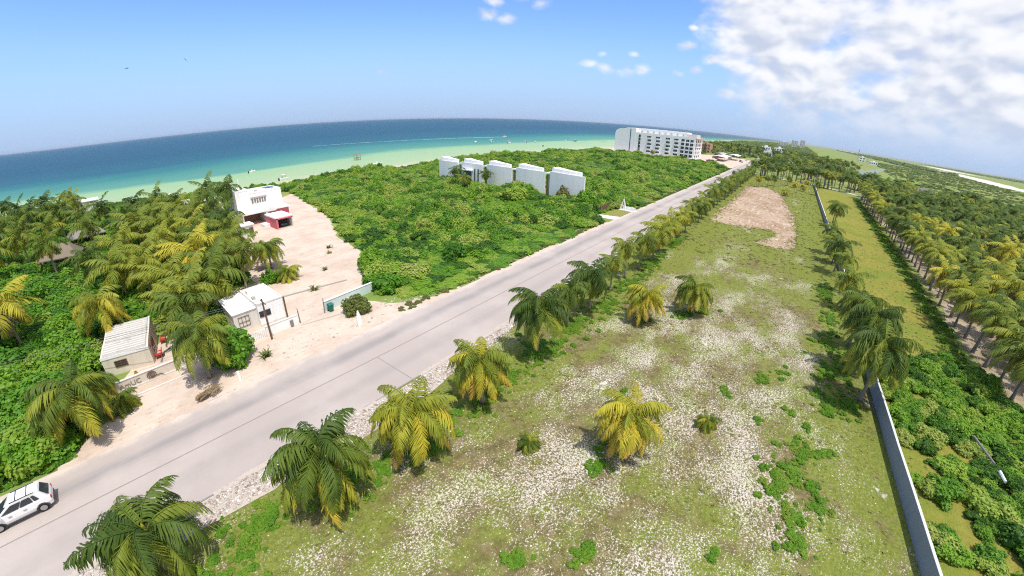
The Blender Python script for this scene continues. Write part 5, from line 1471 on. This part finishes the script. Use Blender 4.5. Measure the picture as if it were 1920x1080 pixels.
# ------------------------------------------------------------------ grey boundary wall
WL = [(8, -15.75), (22.1, -14.6), (32.8, -13.75), (44.5, -13.1), (90, -12.6), (143.6, -12.3), (200, -12.15), (262, -12.1)]
w = empty('boundary_wall', (0, 0, 0)); tag(w, 'long grey cement wall with white coping along the right side of the field', 'wall')
def strip(pts, half, z0, z1, name, mat):
    vs, fs = [], []
    for i, p in enumerate(pts):
        a, b = Vector(pts[max(0, i - 1)]), Vector(pts[min(len(pts) - 1, i + 1)])
        t = (b - a).normalized(); nn = Vector((-t.y, t.x)) * half
        vs += [(p[0] - nn.x, p[1] - nn.y, z0), (p[0] + nn.x, p[1] + nn.y, z0), (p[0] + nn.x, p[1] + nn.y, z1), (p[0] - nn.x, p[1] - nn.y, z1)]
    n = len(pts)
    fs = [(q * 4 + a, q * 4 + (a + 1) % 4, q * 4 + 4 + (a + 1) % 4, q * 4 + 4 + a) for q in range(n - 1) for a in range(4)] + [(0, 3, 2, 1), (n * 4 - 4, n * 4 - 3, n * 4 - 2, n * 4 - 1)]
    return MB().add(vs, fs).build(name, mat, w)
strip(WL, 0.085, -0.1, 1.50, 'wall_body', M['wallgrey']); strip(WL, 0.095, 1.502, 1.55, 'coping', M['coping'])
def log(label, a, b, r0, mat='greywood'):
    o = MB().tube([a, b], [r0, r0 * .9], 7).build('fallen_post', M[mat]); tag(o, label, 'post')
log('pale pole lying on the grass just right of the grey wall', (43.0, -16.3, .5), (38.6, -17.4, .3), .07, 'concrete'); log('dark fallen post in the thicket at the lower right', (38.6, -21.2, 1.2), (35.6, -22.0, 1.0), .10)
log('short white post end in the thicket at the lower right', (34.6, -22.0, 1.1), (33.6, -22.1, 1.0), .12, 'white')

# ------------------------------------------------------------------ huts and roofs among the palms
def palapa(label, s, o, l, d_, ht, mat='greythatch', rz=0.0):
    h = empty('thatched_shelter', (s, o, 0), rz); tag(h, label, 'shelter')
    for x_ in (-l / 2, l / 2):
        for y_ in (-d_ / 2, d_ / 2): MB().tube([(x_, y_, 0), (x_, y_, ht)], .1, 6).build('post', M['wood'], h)
    L2, D2 = l / 2 + .6, d_ / 2 + .6
    MB().add([(-L2, -D2, ht - .3), (L2, -D2, ht - .3), (L2, D2, ht - .3), (-L2, D2, ht - .3), (-l * .3, 0, ht + d_ * .38), (l * .3, 0, ht + d_ * .38), (-L2, -D2, ht - .5), (L2, -D2, ht - .5), (L2, D2, ht - .5), (-L2, D2, ht - .5)], [(0, 1, 5, 4), (1, 2, 5), (2, 3, 4, 5), (3, 0, 4), (0, 6, 7, 1), (1, 7, 8, 2), (2, 8, 9, 3), (3, 9, 6, 0), (9, 8, 7, 6)]).build('thatch_roof', M[mat], h)
palapa('grey thatched shelter in the seaside grove at upper left', -3.2, 117, 6, 4.5, 3.4, rz=R_(10)); palapa('dark thatched shelter under the palms at the far left', -8, 102, 6, 5, 3.0, 'thatch', R_(-15)); palapa('pale thatched shelter among the palms of the right hand grove', 291, -76, 12, 10, 4.6, 'greythatch', R_(20))
palapa('small brown thatched shelter at the left picture edge', -18.5, 66, 5, 4, 2.8, 'thatch')
def bungalow(label, s, o, w_, d_, ht):
    h = empty('flat_bungalow', (s, o, 0)); tag(h, label, 'house')
    bx('wall', M['white2'], h, 0, w_, 0, d_, 0, ht); bx('roof', M['white'], h, -.2, w_ + .2, -.2, d_ + .2, ht + .002, ht + .25)
    window(h, w_ * .3, 0, 1, 1.4, 1.1); bx('door', M['wood'], h, w_ * .6, w_ * .6 + .9, -.06, -.003, 0, 2.1)
bungalow('white roofed bungalow by the sea at upper left', -6.5, 166, 8, 7, 5.0); bungalow('white box shaped house behind the seaside palms', 17.5, 122, 5, 6, 4.4); bungalow('pale house half hidden left of the two storey house', 24.5, 118, 4.5, 5, 4.6)
hb = bungalow('small white shed under the palms left of the carport', 24.4, 87.5, 2.4, 2.6, 2.6)

# ------------------------------------------------------------------ vehicles
def car(label, s, o, rz, paint='carpaint', group=None, name='hatchback_car', z=0.05):
    r = empty(name, (s, o, z), rz); tag(r, label, 'car', group)
    if CARM.get(paint):
        for nm, me, loc, rot, sub in CARM[paint]:
            c = bpy.data.objects.new(nm, me); c.location = loc; link(c, r)
            for nm2, me2 in sub:
                link(bpy.data.objects.new(nm2, me2), c)
        return r
    st = [(-1.85, .42, .86, .70), (-1.80, .32, .98, .78), (-1.45, .24, 1.02, .82), (-.6, .22, 1.0, .83), (.4, .22, .98, .83), (.95, .22, .96, .82), (1.45, .26, .90, .79), (1.75, .32, .80, .72), (1.85, .40, .66, .62)]
    vs, fs = [], []
    for x_, zb, zt, hw in st:
        zm = zb + (zt - zb) * .45
        vs += [(x_, -hw * .92, zb), (x_, -hw, zm), (x_, -hw * .96, zt - .05), (x_, -hw * .86, zt), (x_, hw * .86, zt), (x_, hw * .96, zt - .05), (x_, hw, zm), (x_, hw * .92, zb)]
    for i in range(len(st) - 1):
        for k in range(8): fs.append((i * 8 + k, i * 8 + (k + 1) % 8, i * 8 + 8 + (k + 1) % 8, i * 8 + 8 + k))
    fs += [tuple(range(8)), tuple(range(len(st) * 8 - 1, len(st) * 8 - 9, -1))]
    b = len(vs)
    cb = [(-1.74, .98, .74), (-1.42, 1.02, .78), (1.02, .97, .78)]
    base = [(-1.76, .96, .72), (1.10, .94, .72)]
    roofp = [(-1.38, 1.56, .58), (-1.1, 1.60, .61), (.05, 1.58, .61), (.28, 1.54, .58)]
    v2 = [(base[0][0], -base[0][2], base[0][1]), (base[1][0], -base[1][2], base[1][1]), (base[1][0], base[1][2], base[1][1]), (base[0][0], base[0][2], base[0][1])]
    rv = []
    for x_, z_, w_ in roofp: rv += [(x_, -w_, z_), (x_, 0, z_ + .035), (x_, w_, z_)]
    vs += v2 + rv
    R0 = b + 4
    for i in range(3):
        for k in range(2): fs.append((R0 + i * 3 + k, R0 + i * 3 + k + 1, R0 + i * 3 + 4 + k, R0 + i * 3 + 3 + k))
    fs += [(b, R0, R0 + 3, R0 + 6, R0 + 9, b + 1), (b + 3, b + 2, R0 + 11, R0 + 8, R0 + 5, R0 + 2), (b, b + 3, R0 + 2, R0 + 1, R0), (b + 1, R0 + 9, R0 + 10, R0 + 11, b + 2)]
    parts = []
    def keep(o, sub=()):
        parts.append((o.name.split('.')[0], o.data, tuple(o.location), None, [(q.name.split('.')[0], q.data) for q in sub])); return o
    keep(MB().add(vs, fs).build('body', M[paint], r))
    def lerp(a, b_, t): return tuple(a[i] + (b_[i] - a[i]) * t for i in range(3))
    for sg in (-1, 1):
        A, B_ = (-1.60, sg * .725, 1.03), (.98, sg * .725, 1.02); C_, D_2 = (.14, sg * .625, 1.52), (-1.22, sg * .625, 1.52)
        def P(u, v): p = lerp(lerp(A, B_, u), lerp(D_2, C_, u), v); return (p[0], p[1] + sg * .022, p[2])
        for u0, u1 in ((.03, .24), (.27, .56), (.59, .96)):
            f_ = MB().add([P(u0 + (.09 if u0 < .1 else 0), .06), P(u1, .06), P(u1, .9), P(u0 + (.09 if u0 < .1 else 0), .9)], [(0, 1, 2, 3)])
            keep(f_.build('side_window', M['glass'], r))
    keep(MB().add([(-1.79, -.60, 1.03), (-1.79, .60, 1.03), (-1.45, .50, 1.50), (-1.45, -.50, 1.50)], [(0, 1, 2, 3)]).build('rear_window', M['glass'], r))
    keep(MB().add([(1.10, -.62, 1.01), (1.10, .62, 1.01), (.33, .52, 1.50), (.33, -.52, 1.50)], [(0, 1, 2, 3)]).build('windscreen', M['glass'], r))
    for sg in (-1, 1):
        keep(MB().box(-1.86, -1.74, sg * .62 - .11, sg * .62 + .11, .70, .90).build('tail_light', M['tail'], r)); keep(MB().box(1.66, 1.80, sg * .52 - .13, sg * .52 + .13, .62, .76).build('headlight', M['rim'], r))
        keep(MB().box(.82, 1.0, sg * .88 - .09, sg * .88 + .09, .98, 1.10).build('wing_mirror', M[paint], r)); keep(MB().box(-1.15, .15, sg * .575 - .02, sg * .575 + .02, 1.60, 1.645).build('roof_rail', M['darkmetal'], r))
    for x_ in (-.75, -.15): keep(MB().box(x_ - .02, x_ + .02, -.56, .56, 1.622, 1.64).build('roof_bar', M['darkmetal'], r))
    for sg in (-1, 1):
        keep(MB().box(-.82, .82, sg * .825 - .02, sg * .825 + .02, .22, .34).build('sill_trim', M['darkmetal'], r))
        for x_ in (-.35, .45): keep(MB().box(x_ - .09, x_ + .09, sg * .835 - .02, sg * .835 + .02, .80, .84).build('door_handle', M['rim'], r))
        for x_ in (-1.2, 1.2): keep(MB().lathe([(.37, -.035), (.40, -.01), (.40, .01), (.37, .035)], 20, (0, 0, 0), 'y').build('wheel_arch', M['darkmetal'], r, (x_, sg * .79, .345)))
    keep(MB().box(-1.86, -1.80, -.62, .62, .34, .52).build('rear_bumper', M['darkmetal'], r)); keep(MB().box(1.78, 1.86, -.5, .5, .36, .52).build('grille', M['darkmetal'], r))
    for x_ in (-1.2, 1.2):
        for sg in (-1, 1):
            wh = MB().lathe([(.30, -.10), (.325, -.07), (.325, .07), (.30, .10)], 20, (0, 0, 0), 'y').build('wheel', M['tyre'], r, (x_, sg * .745, .325))
            rm = MB().lathe([(.20, -.108), (.215, -.04), (.215, .04), (.20, .108)], 14, (0, 0, 0), 'y').build('rim', M['rim'], wh)
            ar = MB().lathe([(.385, -.06), (.385, .06)], 20, (0, 0, 0), 'y')
            keep(wh, [rm])
    CARM[paint] = parts
    return r
CARM = {}
car('white hatchback driving on the road at the lower left', -10.95, 32.1, math.pi)
car('black car parked inside the rose coloured garage', 34.3, 91.0, R_(-90), 'blackcar', z=0.05)
car('small dark car far along the road beside the palm row', 255, 32.6, math.pi, 'blackcar')
car('white car parked in the yard near the road', 372, 42.5, R_(20)); car('dark car parked in the yard beside the white shed', 378, 44.5, R_(15), 'blackcar'); car('white car parked farthest along the yard', 404, 42.5, R_(5))

# ------------------------------------------------------------------ sea: boats, stilt hut, wake, birds
def boat(label, s, o, l, rz, canopy=True, col='white', group=None):
    l *= 0.75
    r = empty('motor_boat', (s, o, -0.62), rz); tag(r, label, 'boat', group)
    w_ = l * .16
    vs = []
    for x_, hw, zb in ((-l / 2, w_ * .9, 0), (-l * .1, w_, 0), (l * .25, w_ * .75, .1), (l / 2, .05, .55)):
        vs += [(x_, -hw, .85 + zb * .4), (x_, -hw * .6, -.1 + zb), (x_, hw * .6, -.1 + zb), (x_, hw, .85 + zb * .4)]
    fs = [(q * 4 + a, q * 4 + (a + 1) % 4, q * 4 + 4 + (a + 1) % 4, q * 4 + 4 + a) for q in range(3) for a in range(4)] + [(0, 1, 2, 3), (15, 14, 13, 12)]
    MB().add(vs, fs).build('hull', M[col], r)
    bx('console', M['white2'], r, -l * .08, l * .06, -w_ * .4, w_ * .4, .9, 1.6)
    if canopy:
        cn = bx('canopy', M['white'], r, -l * .22, l * .14, -w_ * .8, w_ * .8, 2.3, 2.42)
        for x_ in (-l * .2, l * .12):
            for y_ in (-w_ * .7, w_ * .7): MB().tube([(x_, y_, .85), (x_, y_, 2.3)], .05, 5).build('canopy_post', M['darkmetal'], cn)
    bx('outboard', M['darkmetal'], r, -l / 2 - .5, -l / 2 - .02, -.25, .25, .2, 1.25)
boat('white motor boat speeding with a long foam wake', 402, 318, 9, R_(-16))
for lab, s_, o_, l_, a_, c_ in [('small white boat, leftmost of those anchored right of the wake end', 287.6, 262, 8, 20, False), ('white boat with a tall canopy, largest of the anchored group', 306, 258.5, 10, 60, True), ('white boat at the edge of the pale water behind the middle villas', 300, 232, 9, 10, True), ('little white boat just right of the pale water edge boat', 320.5, 229, 6, 70, True), ('small white boat above the villa row end nearest the road', 339, 229.5, 7, 30, False), ('white boat second from the right above the beach', 396, 228.5, 6, 15, False), ('dark hulled boat farthest right before the apartment block', 408, 224, 6, 75, True), ('dark small boat close inshore above the scrub', 298, 194, 5, 40, False),
        ('long white boat in the pale water left of the villas', 121, 178, 8, 5, False), ('white boat floating right above the two storey house', 69, 172, 6, 10, True), ('white boat farther out above the two storey house', 72, 221, 6, 25, False), ('pale skiff in the shallows above the left grove', 24.5, 184.5, 7, 15, False)]:
    boat(lab, s_, o_, l_, R_(a_), c_, 'greywood' if lab.startswith('dark') else 'white')
h = empty('stilt_hut', (130.5, 212, -0.6)); tag(h, 'dark hut on stilts standing in the shallow sea', 'hut')
for x_ in (-1.3, 1.3):
    for y_ in (-1.3, 1.3): MB().tube([(x_, y_, -.6), (x_, y_, 3.2)], .1, 6).build('stilt', M['wood'], h)
bx('platform', M['wood'], h, -1.6, 1.6, -1.6, 1.6, 1.1, 1.25)
MB().add([(-1.9, -1.9, 2.9), (1.9, -1.9, 2.9), (1.9, 1.9, 2.9), (-1.9, 1.9, 2.9), (0, 0, 4.1)], [(3, 2, 1, 0), (0, 1, 4), (1, 2, 4), (2, 3, 4), (3, 0, 4)]).build('roof', M['thatch'], h)
sea_o = bpy.data.objects['sea']
def foam_mat():
    m, t = new_mat('sea_foam')
    n = t.noise(pos(t), 0.5, 4, 0.7)
    finish(t, t.mix(t.ss(n, 0.42, 0.55), (0.10, 0.30, 0.30), (0.78, 0.82, 0.82)), 0.8, 0.2)
    return m
M['foam'] = foam_mat()
wp = [(402, 318), (380, 322), (350, 330), (320, 338), (290, 347), (255, 360), (215, 377), (190, 390)]
sheet('foam_wake', [(x_, y_ - 1.6 + .1 * i) for i, (x_, y_) in enumerate(wp)] + [(x_, y_ + 1.6 - .1 * i) for i, (x_, y_) in reversed(list(enumerate(wp)))], -0.585, M['foam'], kind=None, parent=sea_o)
def bird(label, az_, el_, dist, span, rz, bank):
    c = azel(az_, el_) * dist
    r = empty('sea_bird', (c.x, c.y, c.z + CAM_H), rz); tag(r, label, 'bird'); r.rotation_euler[0] = bank
    MB().tube([(-.5, 0, 0), (-.2, 0, .02), (.2, 0, .02), (.5, 0, 0), (.62, 0, 0)], [.03, .09, .1, .05, .01], 6).build('body', M['darkmetal'], r, smooth=True)
    for sg in (-1, 1):
        MB().add([(-.1, 0, .05), (.16, 0, .05), (.24, sg * span * .25, .16), (.05, sg * span * .25, .16), (-.1, sg * span * .5, .02), (-.1, 0, .02), (.16, 0, .02), (.24, sg * span * .25, .13), (.05, sg * span * .25, .13)], [(0, 1, 2, 3), (3, 2, 4), (5, 8, 7, 6), (8, 4, 7), (1, 6, 7, 2), (0, 3, 8, 5), (2, 7, 4), (3, 4, 8)]).build('wing', M['darkmetal'], r)
bird('dark sea bird gliding at the left of the sky, left one', 83.9, 7.5, 150, 2.6, R_(-20), 0.2); bird('dark sea bird with steeply tilted wings, right one', 77.8, 8.2, 150, 2.2, R_(60), 0.9)

# ------------------------------------------------------------------ haze
def build_haze():
    m = bpy.data.materials.new('sea_air'); m.use_nodes = True
    m.node_tree.nodes.clear(); t = NT(m.node_tree)
    v = t.n('ShaderNodeVolumePrincipled'); v.inputs['Color'].default_value = (0.78, 0.88, 1.0, 1); v.inputs['Density'].default_value = 0.00004; v.inputs['Anisotropy'].default_value = 0.2
    t.nt.links.new(v.outputs[0], t.n('ShaderNodeOutputMaterial').inputs['Volume'])
    o = MB().box(-46000, 46000, -46000, 46000, -2.4, 62).build('haze', m)
    o['kind'] = 'stuff'; o['label'] = 'thin sea haze in the air'
build_haze()
